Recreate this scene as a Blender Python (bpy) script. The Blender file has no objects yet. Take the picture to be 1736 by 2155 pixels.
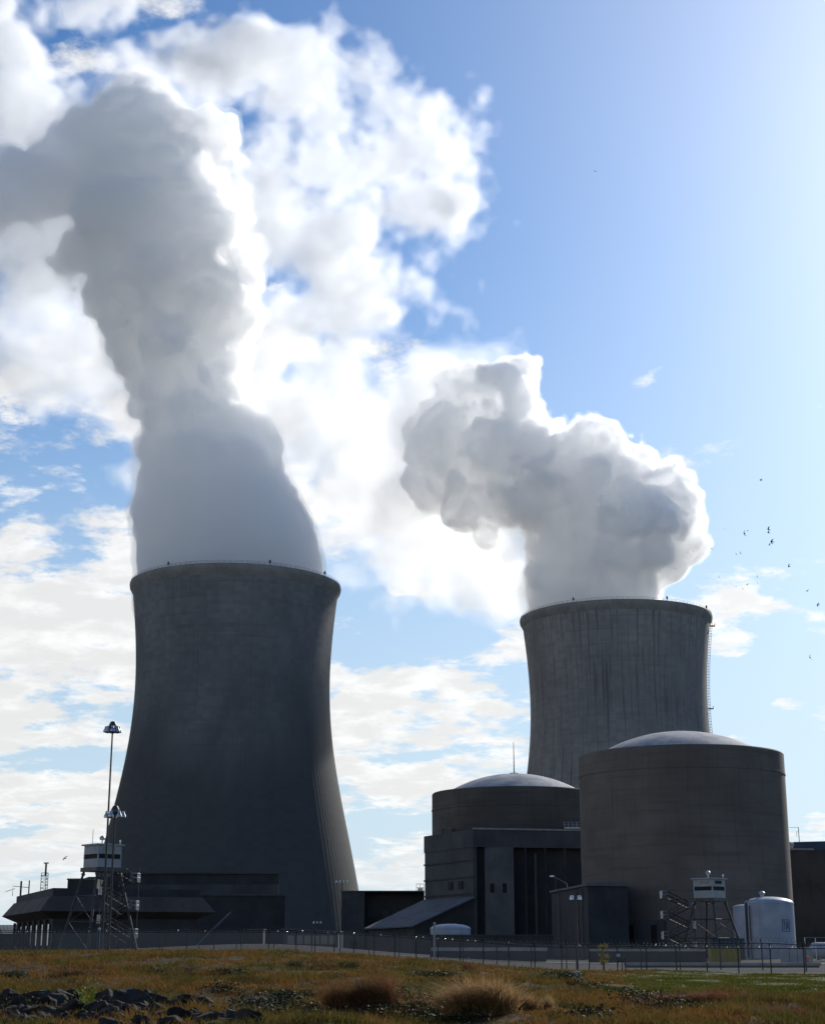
import bpy, bmesh, math, random
import numpy as np
from mathutils import Vector, Matrix

# ------------------------------------------------------------------ camera, light, exposure
SC = bpy.context.scene
COL = SC.collection
PI = math.pi
R = math.radians
EYE = 1.7                      # camera height above the road level
PITCH = R(15.53)               # camera tilted up at the towers
FPX, CPX, CPY = 3300.0, 868.0, 1077.5

cam_data = bpy.data.cameras.new('camera')
cam = bpy.data.objects.new('camera', cam_data)
COL.objects.link(cam)
cam.location = (0, 0, EYE)
cam.rotation_euler = (PI / 2 + PITCH, 0, 0)
cam_data.sensor_fit = 'HORIZONTAL'
cam_data.sensor_width = 36.0
cam_data.lens = 36.0 * FPX / 1736.0
cam_data.clip_start = 0.5
cam_data.clip_end = 30000
SC.camera = cam

SUN_AZ, SUN_EL = R(31.5), R(28.0)
SUN_DIR = Vector((math.sin(SUN_AZ) * math.cos(SUN_EL), math.cos(SUN_AZ) * math.cos(SUN_EL), math.sin(SUN_EL)))
sun_data = bpy.data.lights.new('sun', 'SUN')
sun_data.energy = 4.8
sun_data.angle = R(0.53)
sun_data.color = (1.0, 0.95, 0.86)
sun = bpy.data.objects.new('sun', sun_data)
COL.objects.link(sun)
sun.location = SUN_DIR * 400
sun.rotation_euler = SUN_DIR.to_track_quat('Z', 'Y').to_euler()

SC.view_settings.view_transform = 'Standard'
SC.view_settings.look = 'None'
SC.view_settings.exposure = 0.0
SC.view_settings.gamma = 1.0
SC.view_settings.use_curve_mapping = False
SC.render.engine = 'CYCLES'
SC.cycles.max_bounces = 24
SC.cycles.diffuse_bounces = 3
SC.cycles.glossy_bounces = 3
SC.cycles.transparent_max_bounces = 24
SC.cycles.transmission_bounces = 4
SC.cycles.volume_bounces = 16
SC.cycles.use_denoising = True
SC.cycles.sample_clamp_indirect = 8.0


class NT:
    """Small helper to write node trees."""
    def __init__(self, tree):
        self.t = tree
        self.L = tree.links.new

    def n(self, typ, ins=None, **props):
        nd = self.t.nodes.new(typ)
        for k, v in props.items():
            setattr(nd, k, v)
        for k, v in (ins or {}).items():
            s = nd.inputs[k]
            if isinstance(v, bpy.types.NodeSocket):
                self.L(v, s)
            elif isinstance(v, bpy.types.Node):
                self.L(v.outputs[0], s)
            else:
                s.default_value = v
        return nd

    def math(self, op, a, b=0.0, c=None, clamp=False):
        ins = {0: a, 1: b}
        if c is not None:
            ins[2] = c
        return self.n('ShaderNodeMath', ins, operation=op, use_clamp=clamp).outputs[0]

    def mix(self, f, a, b):
        m = self.n('ShaderNodeMix', data_type='RGBA', clamp_factor=True)
        for s, v in ((m.inputs[0], f), (m.inputs[6], a), (m.inputs[7], b)):
            if isinstance(v, bpy.types.NodeSocket):
                self.L(v, s)
            else:
                s.default_value = v if not isinstance(v, tuple) or len(v) == 4 else (*v, 1)
        return m.outputs[2]

    def ramp(self, f, a, b, lo=0.0, hi=1.0):
        return self.n('ShaderNodeMapRange', {0: f, 1: a, 2: b, 3: lo, 4: hi}, interpolation_type='SMOOTHSTEP').outputs[0]

    def noise(self, vec, scale, detail=4.0, rough=0.55, dist=0.0):
        return self.n('ShaderNodeTexNoise', {'Vector': vec, 'Scale': scale, 'Detail': detail, 'Roughness': rough, 'Distortion': dist}).outputs[0]


# world: physical sky with thin broken cloud sheets far overhead
world = bpy.data.worlds.new('World')
SC.world = world
world.use_nodes = True
world.node_tree.nodes.clear()
w = NT(world.node_tree)
sky = w.n('ShaderNodeTexSky', sky_type='NISHITA', sun_disc=False, sun_elevation=SUN_EL, sun_rotation=SUN_AZ,
          altitude=200, air_density=1.0, dust_density=0.4, ozone_density=3.0)
geo = w.n('ShaderNodeTexCoord')
dirv = w.n('ShaderNodeVectorMath', {0: geo.outputs['Generated']}, operation='NORMALIZE').outputs[0]
xyz = w.n('ShaderNodeSeparateXYZ', {0: dirv})
zc = w.math('MAXIMUM', xyz.outputs[2], 0.0)
zz = w.math('ADD', zc, 0.20)
flat = w.n('ShaderNodeCombineXYZ', {0: w.math('DIVIDE', xyz.outputs[0], zz), 1: w.math('DIVIDE', xyz.outputs[1], zz), 2: 0.0}).outputs[0]
n1 = w.noise(flat, 2.3, 8.0, 0.58, 0.15)
n2 = w.noise(flat, 7.5, 7.0, 0.62, 0.15)
az = w.math('DIVIDE', xyz.outputs[0], w.math('MAXIMUM', xyz.outputs[1], 0.05))   # -0.26 left edge ... +0.26 right edge
cover = w.math('ADD', w.math('MULTIPLY', n1, 0.6), w.math('MULTIPLY', n2, 0.4))
left = w.ramp(az, 0.22, -0.16, -0.03, 0.066)
lowp = w.ramp(zc, 0.42, 0.20, -0.10, 0.0)
cover = w.math('ADD', w.math('ADD', cover, left), lowp)
for (ba, bz, bw_, bh_, bA) in [(0.1685, 0.3503, 0.026, 0.009, 0.145), (0.158, 0.342, 0.016, 0.007, 0.12), (0.2392, 0.1422, 0.0258, 0.0073, 0.12), (0.2142, 0.2073, 0.0273, 0.0055, 0.1), (0.2128, 0.185, 0.0182, 0.0042, 0.09), (0.2615, 0.196, 0.0091, 0.0036, 0.08), (0.2123, 0.1755, 0.0212, 0.003, 0.07), (0.1953, 0.2572, 0.0061, 0.0018, 0.06), (0.0037, 0.2171, 0.0121, 0.0036, 0.06)]:      # a few separate small clouds on the clear side
    ga = w.math('POWER', w.math('DIVIDE', w.math('SUBTRACT', az, ba), bw_), 2.0)
    gz = w.math('POWER', w.math('DIVIDE', w.math('SUBTRACT', xyz.outputs[2], bz), bh_), 2.0)
    cover = w.math('ADD', cover, w.math('MULTIPLY', w.math('EXPONENT', w.math('MULTIPLY', w.math('ADD', ga, gz), -1.0)), bA))
cmask = w.ramp(cover, 0.488, 0.56, 0.0, 0.94)
cmask = w.math('MULTIPLY', cmask, w.ramp(zc, 0.01, 0.07, 0.35, 1.0))
sdot = w.n('ShaderNodeVectorMath', {0: dirv, 1: tuple(SUN_DIR)}, operation='DOT_PRODUCT').outputs['Value']
sdot = w.math('MAXIMUM', sdot, 0.0)
glow = w.math('ADD', w.math('MULTIPLY', w.math('POWER', sdot, 24.0), 5.5), w.math('MULTIPLY', w.math('POWER', sdot, 6.0), 1.7))
skyc = w.n('ShaderNodeHueSaturation', {'Saturation': 1.28, 'Color': sky.outputs[0]}).outputs[0]
skyc = w.mix(1.0, skyc, w.n('ShaderNodeVectorMath', {0: skyc, 1: (0.88, 1.03, 1.12)}, operation='MULTIPLY').outputs[0])
skyc = w.mix(w.ramp(zc, 0.46, 0.0, 0.0, 0.9), skyc, (5.9, 7.2, 8.3))
under = w.noise(flat, 9.0, 5.0, 0.6, 0.3)
cl_b = w.math('ADD', w.ramp(w.math('SUBTRACT', under, w.math('MULTIPLY', w.math('SUBTRACT', cover, 0.48), 1.1)), 0.30, 0.62, 8.3, 10.4), w.math('MULTIPLY', glow, 0.7))
cl_c = w.n('ShaderNodeVectorMath', {0: (1.0, 0.995, 0.985), 'Scale': cl_b}, operation='SCALE').outputs[0]
skyc = w.n('ShaderNodeVectorMath', {0: skyc, 1: w.n('ShaderNodeVectorMath', {0: (0.98, 0.95, 0.91), 'Scale': glow}, operation='SCALE').outputs[0]}, operation='ADD').outputs[0]
final = w.mix(cmask, skyc, cl_c)
bg = w.n('ShaderNodeBackground', {'Color': final, 'Strength': 0.10})
w.n('ShaderNodeOutputWorld', {'Surface': bg.outputs[0]})


# ------------------------------------------------------------------ helpers
_cp, _sp = math.cos(PITCH), math.sin(PITCH)


def at(px, py, Y):
    """World point at distance Y that the photograph shows at display pixel (px, py) (photo scaled to 1736 wide)."""
    a, b = (px - CPX) / FPX, (CPY - py) / FPX
    dy, dz = _cp - b * _sp, _sp + b * _cp
    k = Y / dy
    return Vector((a * k, Y, EYE + dz * k))


def tag(o, label=None, cat=None, group=None, kind=None):
    if label: o['label'] = label
    if cat: o['category'] = cat
    if group: o['group'] = group
    if kind: o['kind'] = kind
    return o


def thing(name, label, cat, loc=(0, 0, 0), group=None, kind=None):
    o = bpy.data.objects.new(name, None)
    o.empty_display_size = 0.5
    COL.objects.link(o)
    o.location = loc
    return tag(o, label, cat, group, kind)


def link_mesh(name, verts, faces, mat, parent=None, smooth=False, uvs=None):
    off = Vector((0, 0, 0))
    p = parent
    while p is not None:
        off += p.location
        p = p.parent
    me = bpy.data.meshes.new(name)
    if isinstance(verts, np.ndarray):
        verts = verts - np.array(off)
        nv, nf = len(verts), len(faces)
        k = faces.shape[1]
        me.vertices.add(nv)
        me.vertices.foreach_set('co', verts.astype(np.float32).ravel())
        me.loops.add(nf * k)
        me.loops.foreach_set('vertex_index', faces.astype(np.int32).ravel())
        me.polygons.add(nf)
        me.polygons.foreach_set('loop_start', np.arange(0, nf * k, k, dtype=np.int32))
        me.update(calc_edges=True)
    else:
        me.from_pydata([tuple(Vector(v) - off) for v in verts], [], faces)
    if uvs is not None:
        uvl = me.uv_layers.new(name='UVMap')
        for poly in me.polygons:
            for li in poly.loop_indices:
                uvl.data[li].uv = uvs[me.loops[li].vertex_index]
    if smooth:
        me.polygons.foreach_set('use_smooth', np.ones(len(me.polygons), dtype=bool))
    me.materials.append(mat)
    o = bpy.data.objects.new(name, me)
    COL.objects.link(o)
    o.parent = parent
    return o


class MB:
    """Collects boxes, prisms, tubes and lathes; build() links them as ONE mesh object."""
    def __init__(self):
        self.v, self.f = [], []

    def add(self, vs, fs):
        n = len(self.v)
        self.v += [Vector(p) for p in vs]
        self.f += [tuple(i + n for i in f) for f in fs]
        return self

    def box(self, x0, x1, y0, y1, z0, z1):
        return self.add([(x0, y0, z0), (x1, y0, z0), (x1, y1, z0), (x0, y1, z0), (x0, y0, z1), (x1, y0, z1), (x1, y1, z1), (x0, y1, z1)],
                        [(3, 2, 1, 0), (4, 5, 6, 7), (0, 1, 5, 4), (1, 2, 6, 5), (2, 3, 7, 6), (3, 0, 4, 7)])

    def prism(self, pts, z0, z1):
        """pts counter-clockwise seen from above; z1 may be a list (one height per point)."""
        n = len(pts)
        zt = z1 if isinstance(z1, (list, tuple)) else [z1] * n
        zb = z0 if isinstance(z0, (list, tuple)) else [z0] * n
        vs = [(p[0], p[1], zb[i]) for i, p in enumerate(pts)] + [(p[0], p[1], zt[i]) for i, p in enumerate(pts)]
        fs = [tuple(range(n - 1, -1, -1)), tuple(range(n, 2 * n))]
        for i in range(n):
            j = (i + 1) % n
            fs.append((i, j, n + j, n + i))
        return self.add(vs, fs)

    def tube(self, pts, r, n=6, r2=None):
        pts = [Vector(p) for p in pts]
        m = len(pts)
        vs, fs = [], []
        for i, p in enumerate(pts):
            d = (pts[min(i + 1, m - 1)] - pts[max(i - 1, 0)]).normalized()
            ref = Vector((0, 0, 1)) if abs(d.z) < 0.9 else Vector((1, 0, 0))
            a = d.cross(ref).normalized(); b = d.cross(a).normalized()
            rr = r if r2 is None else r + (r2 - r) * i / (m - 1)
            for k in range(n):
                t = 2 * PI * k / n
                vs.append(p + a * (math.cos(t) * rr) + b * (math.sin(t) * rr))
        for i in range(m - 1):
            for k in range(n):
                j = (k + 1) % n
                fs.append((i * n + k, (i + 1) * n + k, (i + 1) * n + j, i * n + j))
        fs.append(tuple(range(n)))
        fs.append(tuple(range(m * n - 1, (m - 1) * n - 1, -1)))
        return self.add(vs, fs)

    def lathe(self, prof, n=48, c=(0, 0, 0), cap0=False, cap1=False):
        """prof: list of (radius, z); radius 0 makes a pole."""
        vs, fs, rings = [], [], []
        for r, z in prof:
            if r < 1e-6:
                rings.append([len(vs)]); vs.append((c[0], c[1], c[2] + z))
            else:
                rings.append(list(range(len(vs), len(vs) + n)))
                vs += [(c[0] + r * math.cos(2 * PI * k / n), c[1] + r * math.sin(2 * PI * k / n), c[2] + z) for k in range(n)]
        for a, b in zip(rings, rings[1:]):
            for k in range(n):
                j = (k + 1) % n
                if len(a) == 1 and len(b) == 1:
                    continue
                if len(a) == 1:
                    fs.append((a[0], b[j], b[k]))
                elif len(b) == 1:
                    fs.append((a[k], a[j], b[0]))
                else:
                    fs.append((a[k], a[j], b[j], b[k]))
        if cap0: fs.append(tuple(reversed(rings[0])))
        if cap1: fs.append(tuple(rings[-1]))
        return self.add(vs, fs)

    def build(self, name, mat, parent=None, smooth=False, bevel=0.0):
        o = link_mesh(name, self.v, self.f, mat, parent)
        if smooth:
            o.data.polygons.foreach_set('use_smooth', np.ones(len(o.data.polygons), dtype=bool))
            if smooth != 'all':
                bm = bmesh.new(); bm.from_mesh(o.data)
                for e in bm.edges:
                    e.smooth = not (len(e.link_faces) == 2 and e.calc_face_angle(0) > R(32))
                bm.to_mesh(o.data); bm.free()
        if bevel:
            md = o.modifiers.new('bevel', 'BEVEL'); md.width = bevel; md.segments = 2; md.limit_method = 'ANGLE'
        return o


def copy_tree(o, parent=None):
    c = o.copy()
    COL.objects.link(c)
    c.parent = parent
    for ch in list(o.children):
        copy_tree(ch, c)
    return c


# ------------------------------------------------------------------ materials
def new_mat(name):
    m = bpy.data.materials.new(name)
    m.use_nodes = True
    m.node_tree.nodes.clear()
    return m, NT(m.node_tree)


def finish(m, t, color, rough=0.8, metal=0.0, bump=None, bstr=0.3, bdist=0.1, spec=0.3):
    b = t.n('ShaderNodeBsdfPrincipled', {'Roughness': rough, 'Metallic': metal, 'Specular IOR Level': spec})
    if isinstance(color, bpy.types.NodeSocket):
        t.L(color, b.inputs['Base Color'])
    else:
        b.inputs['Base Color'].default_value = (*color, 1)
    if bump is not None:
        bp = t.n('ShaderNodeBump', {'Height': bump, 'Strength': bstr, 'Distance': bdist})
        t.L(bp.outputs[0], b.inputs['Normal'])
    t.n('ShaderNodeOutputMaterial', {'Surface': b.outputs[0]})
    return m


def rough_mat(name, c1, c2, scale=0.5, rough=0.85, streak=0.0, metal=0.0, bstr=0.25, spec=0.25, lift=0.0):
    """Weathered surface: two tones in soft blotches, optional vertical rain streaks, fine bump."""
    m, t = new_mat(name)
    p = t.n('ShaderNodeNewGeometry').outputs['Position']
    a = t.noise(p, scale, 6.0, 0.6)
    f = t.ramp(a, 0.33, 0.68)
    col = t.mix(f, c1, c2)
    if streak:
        sv = t.n('ShaderNodeVectorMath', {0: p, 1: (1.0, 1.0, 0.06)}, operation='MULTIPLY').outputs[0]
        s = t.noise(sv, 1.3, 4.0, 0.6)
        col = t.mix(t.ramp(s, 0.52, 0.72, 0.0, streak), col, tuple(x * 0.45 for x in c1))
    if lift:
        lv = t.n('ShaderNodeVectorMath', {0: p, 1: (0.05, 0.05, 1.1)}, operation='MULTIPLY').outputs[0]
        l = t.noise(lv, 1.0, 3.0, 0.7)
        col = t.mix(t.ramp(l, 0.45, 0.75, 0.0, lift), col, tuple(x * 0.5 for x in c1))
        bl = t.noise(p, 0.045, 3.0, 0.5, 0.5)
        col = t.mix(t.ramp(bl, 0.4, 0.65, 0.0, lift * 0.9), col, tuple(x * 0.55 for x in c1))
    fine = t.noise(p, 9.0 * max(scale, 0.3), 5.0, 0.6)
    return finish(m, t, col, rough, metal, fine, bstr, 0.05, spec)


def steam_mat(name, density, g=0.55, col=(0.997, 0.997, 0.997)):
    m, t = new_mat(name)
    v = t.n('ShaderNodeVolumeScatter', {'Color': (*col, 1), 'Density': density, 'Anisotropy': g})
    t.n('ShaderNodeOutputMaterial', {'Volume': v.outputs[0]})
    return m


# ------------------------------------------------------------------ steam: density fields turned into nested closed shells
def bspline_axis(n, h, L, seed_off):
    u = np.arange(n) * h / L + seed_off
    i = np.floor(u).astype(int)
    f = u - i
    m = i.max() - i.min() + 4
    i0 = i - i.min()
    W = np.zeros((n, m), dtype=np.float32)
    k = np.arange(n)
    W[k, i0] = (1 - f) ** 3 / 6
    W[k, i0 + 1] = (3 * f ** 3 - 6 * f ** 2 + 4) / 6
    W[k, i0 + 2] = (-3 * f ** 3 + 3 * f ** 2 + 3 * f + 1) / 6
    W[k, i0 + 3] = f ** 3 / 6
    return W


def grid_noise(shape, h, L, rng):
    Ws = [bspline_axis(n, h, L, rng.random()) for n in shape]
    lat = rng.standard_normal([W.shape[1] for W in Ws]).astype(np.float32)
    a = np.tensordot(Ws[0], lat, (1, 0))
    a = np.tensordot(a, Ws[1], (1, 1)).transpose(0, 2, 1)
    a = np.tensordot(a, Ws[2], (2, 1))
    return a * 2.2          # about unit variance


def fbm(shape, h, L, octs, rng, gain=0.55, billow=False):
    out = np.zeros(shape, dtype=np.float32)
    amp = 1.0
    for _ in range(octs):
        if L < 1.6 * h:
            break
        n = grid_noise(shape, h, L, rng)
        out += amp * ((np.abs(n) - 0.8) if billow else n)
        amp *= gain
        L *= 0.5
    return out


def surface_nets(Fg, org, h):
    """Closed quad mesh on the zero level of Fg (negative inside)."""
    S = Fg < 0
    nx, ny, nz = Fg.shape
    c = S[:-1, :-1, :-1].astype(np.int8)
    cnt = np.zeros((nx - 1, ny - 1, nz - 1), dtype=np.int8)
    for dx in (0, 1):
        for dy in (0, 1):
            for dz in (0, 1):
                cnt += S[dx:nx - 1 + dx, dy:ny - 1 + dy, dz:nz - 1 + dz]
    act = (cnt > 0) & (cnt < 8)
    idx = np.full(act.shape, -1, dtype=np.int64)
    ci = np.argwhere(act)
    idx[act] = np.arange(len(ci))
    pos = np.zeros((len(ci), 3)); wgt = np.zeros(len(ci))
    corners = [(a, b, d) for a in (0, 1) for b in (0, 1) for d in (0, 1)]
    for i, a in enumerate(corners):
        for b in corners[i + 1:]:
            if sum(abs(p - q) for p, q in zip(a, b)) != 1:
                continue
            fa = Fg[ci[:, 0] + a[0], ci[:, 1] + a[1], ci[:, 2] + a[2]]
            fb = Fg[ci[:, 0] + b[0], ci[:, 1] + b[1], ci[:, 2] + b[2]]
            x = (fa < 0) != (fb < 0)
            t = np.where(x, fa / np.where(x, fa - fb, 1), 0)
            pa, pb = np.array(a, float), np.array(b, float)
            pos += np.where(x[:, None], pa + (pb - pa) * t[:, None], 0)
            wgt += x
    verts = (ci + pos / wgt[:, None]) * h + org
    quads = []
    for ax in range(3):
        sl0 = [slice(1, -1)] * 3; sl1 = [slice(1, -1)] * 3
        sl0[ax] = slice(0, -1); sl1[ax] = slice(1, None)
        A, B = S[tuple(sl0)], S[tuple(sl1)]
        e = np.argwhere(A != B)
        flip = A[A != B]
        base = e.copy()
        u, v = [k for k in range(3) if k != ax]
        base[:, u] += 1; base[:, v] += 1     # grid index of the edge start
        def cell(du, dv):
            q = base.copy(); q[:, u] -= du; q[:, v] -= dv
            return idx[q[:, 0], q[:, 1], q[:, 2]]
        q = np.stack([cell(1, 1), cell(0, 1), cell(0, 0), cell(1, 0)], 1)
        if ax == 1:
            q = q[:, ::-1]
        q = np.where(flip[:, None], q, q[:, ::-1])
        quads.append(q)
    return verts, np.concatenate(quads)


def smooth_union_field(Q, ax, blobs, k, margin):
    """Smooth union of spheres; every sphere is only evaluated in its own neighbourhood."""
    acc = np.zeros(Q[0].shape, dtype=np.float32)
    for (cx, cy, cz, r, sy) in blobs:
        sl = []
        for i, (c, e) in enumerate(((cx, r), (cy, r * sy), (cz, r))):
            i0 = np.searchsorted(ax[i], c - e - margin); i1 = np.searchsorted(ax[i], c + e + margin)
            sl.append(slice(max(0, i0), max(0, i1)))
        sl = tuple(sl)
        d = np.sqrt((Q[0][sl] - cx) ** 2 + ((Q[1][sl] - cy) / sy) ** 2 + (Q[2][sl] - cz) ** 2) - r
        acc[sl] += np.exp(-np.clip(d, -60, 60) * k)
    return -np.log(acc + np.float32(math.exp(-30 * k))) / k


def puff_up(blobs, rng, n=5, zmin=165.0, lo=0.28, hi=0.5, bias=(0.35, -0.3, 0.35)):
    """Cauliflower: smaller puffs budding from the surface of each big one, mostly on the windward, upper side."""
    out = list(blobs)
    for (cx, cy, cz, r, sy) in blobs:
        if cz < zmin:
            continue
        f = min(1.0, (cz - zmin) / 35.0 + 0.25)
        for _ in range(n):
            v = rng.standard_normal(3) + np.array(bias)
            v /= np.linalg.norm(v)
            q = r * rng.uniform(lo, hi) * f
            out.append((cx + v[0] * r * 0.93, cy + v[1] * r * sy * 0.93, cz + v[2] * r * 0.93, q, 1.0))
    return out


def steam_field(blobs, h, seed, warp, wL, amp, aL, octs, pad=10.0, k=0.16, billow=True, grow=None, gain=0.55):
    B = np.array([(b[0] - b[3], b[0] + b[3], b[1] - b[3] * b[4], b[1] + b[3] * b[4], b[2] - b[3], b[2] + b[3]) for b in blobs])
    lo = np.array([B[:, 0].min(), B[:, 2].min(), B[:, 4].min()]) - pad
    hi = np.array([B[:, 1].max(), B[:, 3].max(), B[:, 5].max()]) + pad
    shape = tuple(int(math.ceil(v)) + 1 for v in (hi - lo) / h)
    rng = np.random.default_rng(seed)
    ax = [(lo[i] + np.arange(shape[i]) * h).astype(np.float32) for i in range(3)]
    P = list(np.meshgrid(*ax, indexing='ij'))
    zf = 1.0 if grow is None else np.clip((P[2] - grow[0]) / (grow[1] - grow[0]), 0.0, 1.0) * (1 - grow[2]) + grow[2]
    Q = [P[i] + warp * zf * fbm(shape, h, wL, 2, rng) for i in range(3)]
    d = smooth_union_field(Q, ax, blobs, k, 14.0 + 2.2 * warp)
    d = d - amp * zf * fbm(shape, h, aL, octs, rng, gain=gain, billow=billow)
    for a in range(3):
        s = [slice(None)] * 3
        for e in (0, -1):
            s[a] = e
            d[tuple(s)] = np.maximum(d[tuple(s)], 30.0)
    return d, lo, h


def px_blob(px, py, r, dy, Y, sy=1.0):
    p = at(px, py, Y + dy)
    dep = (Y + dy) * _cp + (p.z - EYE) * _sp
    return (p.x, p.y, p.z, r * dep / FPX, sy)


def tube_blobs(path, Y, step=0.35):
    out = []
    for a, b in zip(path, path[1:]):
        L = math.hypot(b[0] - a[0], b[1] - a[1])
        n = max(1, int(L / (step * (a[2] + b[2]) / 2)))
        for i in range(n):
            t = i / n
            out.append(px_blob(*[a[k] + (b[k] - a[k]) * t for k in range(4)], Y))
    out.append(px_blob(*path[-1], Y))
    return out
T1 = Vector((-78.2, 679.0, 0))
T2 = Vector((98.7, 749.0, 0))

# ------------------------------------------------------------------ cooling towers
def tower_mat(name, c1, c2, streaky):
    m, t = new_mat(name)
    uv = t.n('ShaderNodeUVMap', uv_map='UVMap').outputs[0]
    blot = t.noise(t.n('ShaderNodeVectorMath', {0: uv, 1: (0.05, 0.022, 0)}, operation='MULTIPLY').outputs[0], 1.0, 6.0, 0.62, 0.4)
    col = t.mix(t.ramp(blot, 0.34, 0.66), c1, c2)
    thin = t.noise(t.n('ShaderNodeVectorMath', {0: uv, 1: (0.75, 0.022, 0)}, operation='MULTIPLY').outputs[0], 1.0, 5.0, 0.65)
    if streaky:
        col = t.mix(t.ramp(thin, 0.49, 0.68, 0.0, 0.75), col, tuple(x * 0.34 for x in c1))
        thin2 = t.noise(t.n('ShaderNodeVectorMath', {0: uv, 1: (1.5, 0.05, 0)}, operation='MULTIPLY').outputs[0], 1.0, 4.0, 0.6)
        col = t.mix(t.ramp(thin2, 0.6, 0.72, 0.0, 0.55), col, tuple(x * 0.3 for x in c1))
    else:
        col = t.mix(t.ramp(thin, 0.5, 0.8, 0.0, 0.45), col, tuple(x * 0.5 for x in c1))
        edge_noise = t.noise(t.n('ShaderNodeVectorMath', {0: uv, 1: (0.028, 0.016, 0)}, operation='MULTIPLY').outputs[0], 1.0, 4.0, 0.5, 0.6)
        sv = t.n('ShaderNodeSeparateXYZ', {0: uv})
        low = t.ramp(t.math('ADD', sv.outputs[1], t.math('MULTIPLY', edge_noise, 70.0)), 155.0, 95.0, 0.0, 0.85)  # shell colour darker towards the bottom, with an uneven upper edge
        col = t.mix(low, col, tuple(x * 0.34 for x in c1))
    cell = t.n('ShaderNodeVectorMath', {0: t.n('ShaderNodeVectorMath', {0: uv, 1: (1 / 2.9, 1 / 1.9, 0)}, operation='MULTIPLY').outputs[0]}, operation='FLOOR').outputs[0]
    wn = t.n('ShaderNodeTexWhiteNoise', {'Vector': cell}, noise_dimensions='3D').outputs[0]
    col = t.mix(t.ramp(wn, 0.0, 1.0, 0.0, 0.30), col, tuple(x * 0.62 for x in c1))
    lv = t.noise(t.n('ShaderNodeVectorMath', {0: uv, 1: (0.012, 0.55, 0)}, operation='MULTIPLY').outputs[0], 1.0, 3.0, 0.7)
    col = t.mix(t.ramp(lv, 0.48, 0.75, 0.0, 0.35), col, tuple(x * 0.55 for x in c1))
    u = t.n('ShaderNodeSeparateXYZ', {0: uv}).outputs[0]
    rib = t.math('POWER', t.math('ABSOLUTE', t.math('SINE', t.math('MULTIPLY', u, PI / 1.9))), 6.0)
    return finish(m, t, col, 0.9, 0.0, rib, 0.35, 0.10, 0.15)


PROF = [(59.6, 0.0), (57.7, 12.0), (54.7, 29.0), (51.4, 45.9), (48.4, 59.1), (45.79, 72.4), (43.82, 85.9), (42.8, 96.2), (42.2, 106.5), (42.1, 116.8),
        (42.5, 127.3), (43.5, 138.0), (44.5, 147.5), (44.9, 151.2)]
RIM = [(44.9, 151.2), (45.5, 152.2), (46.3, 153.6), (46.5, 154.8), (46.4, 155.7), (45.4, 155.7), (44.3, 154.6), (43.2, 150.0)]
INNER = [(43.2, 150.0), (42.2, 138.0), (41.2, 120.0), (41.2, 106.0), (42.8, 85.0)]


def dense(prof, k=5):
    xs = np.array([p[1] for p in prof]); rs = np.array([p[0] for p in prof])
    out = []
    z = np.linspace(xs[0], xs[-1], len(prof) * k)
    # smooth curve through the measured widths
    c = np.polyfit(xs, rs, 6)
    return [(float(np.polyval(c, a)), float(a)) for a in z]


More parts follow.
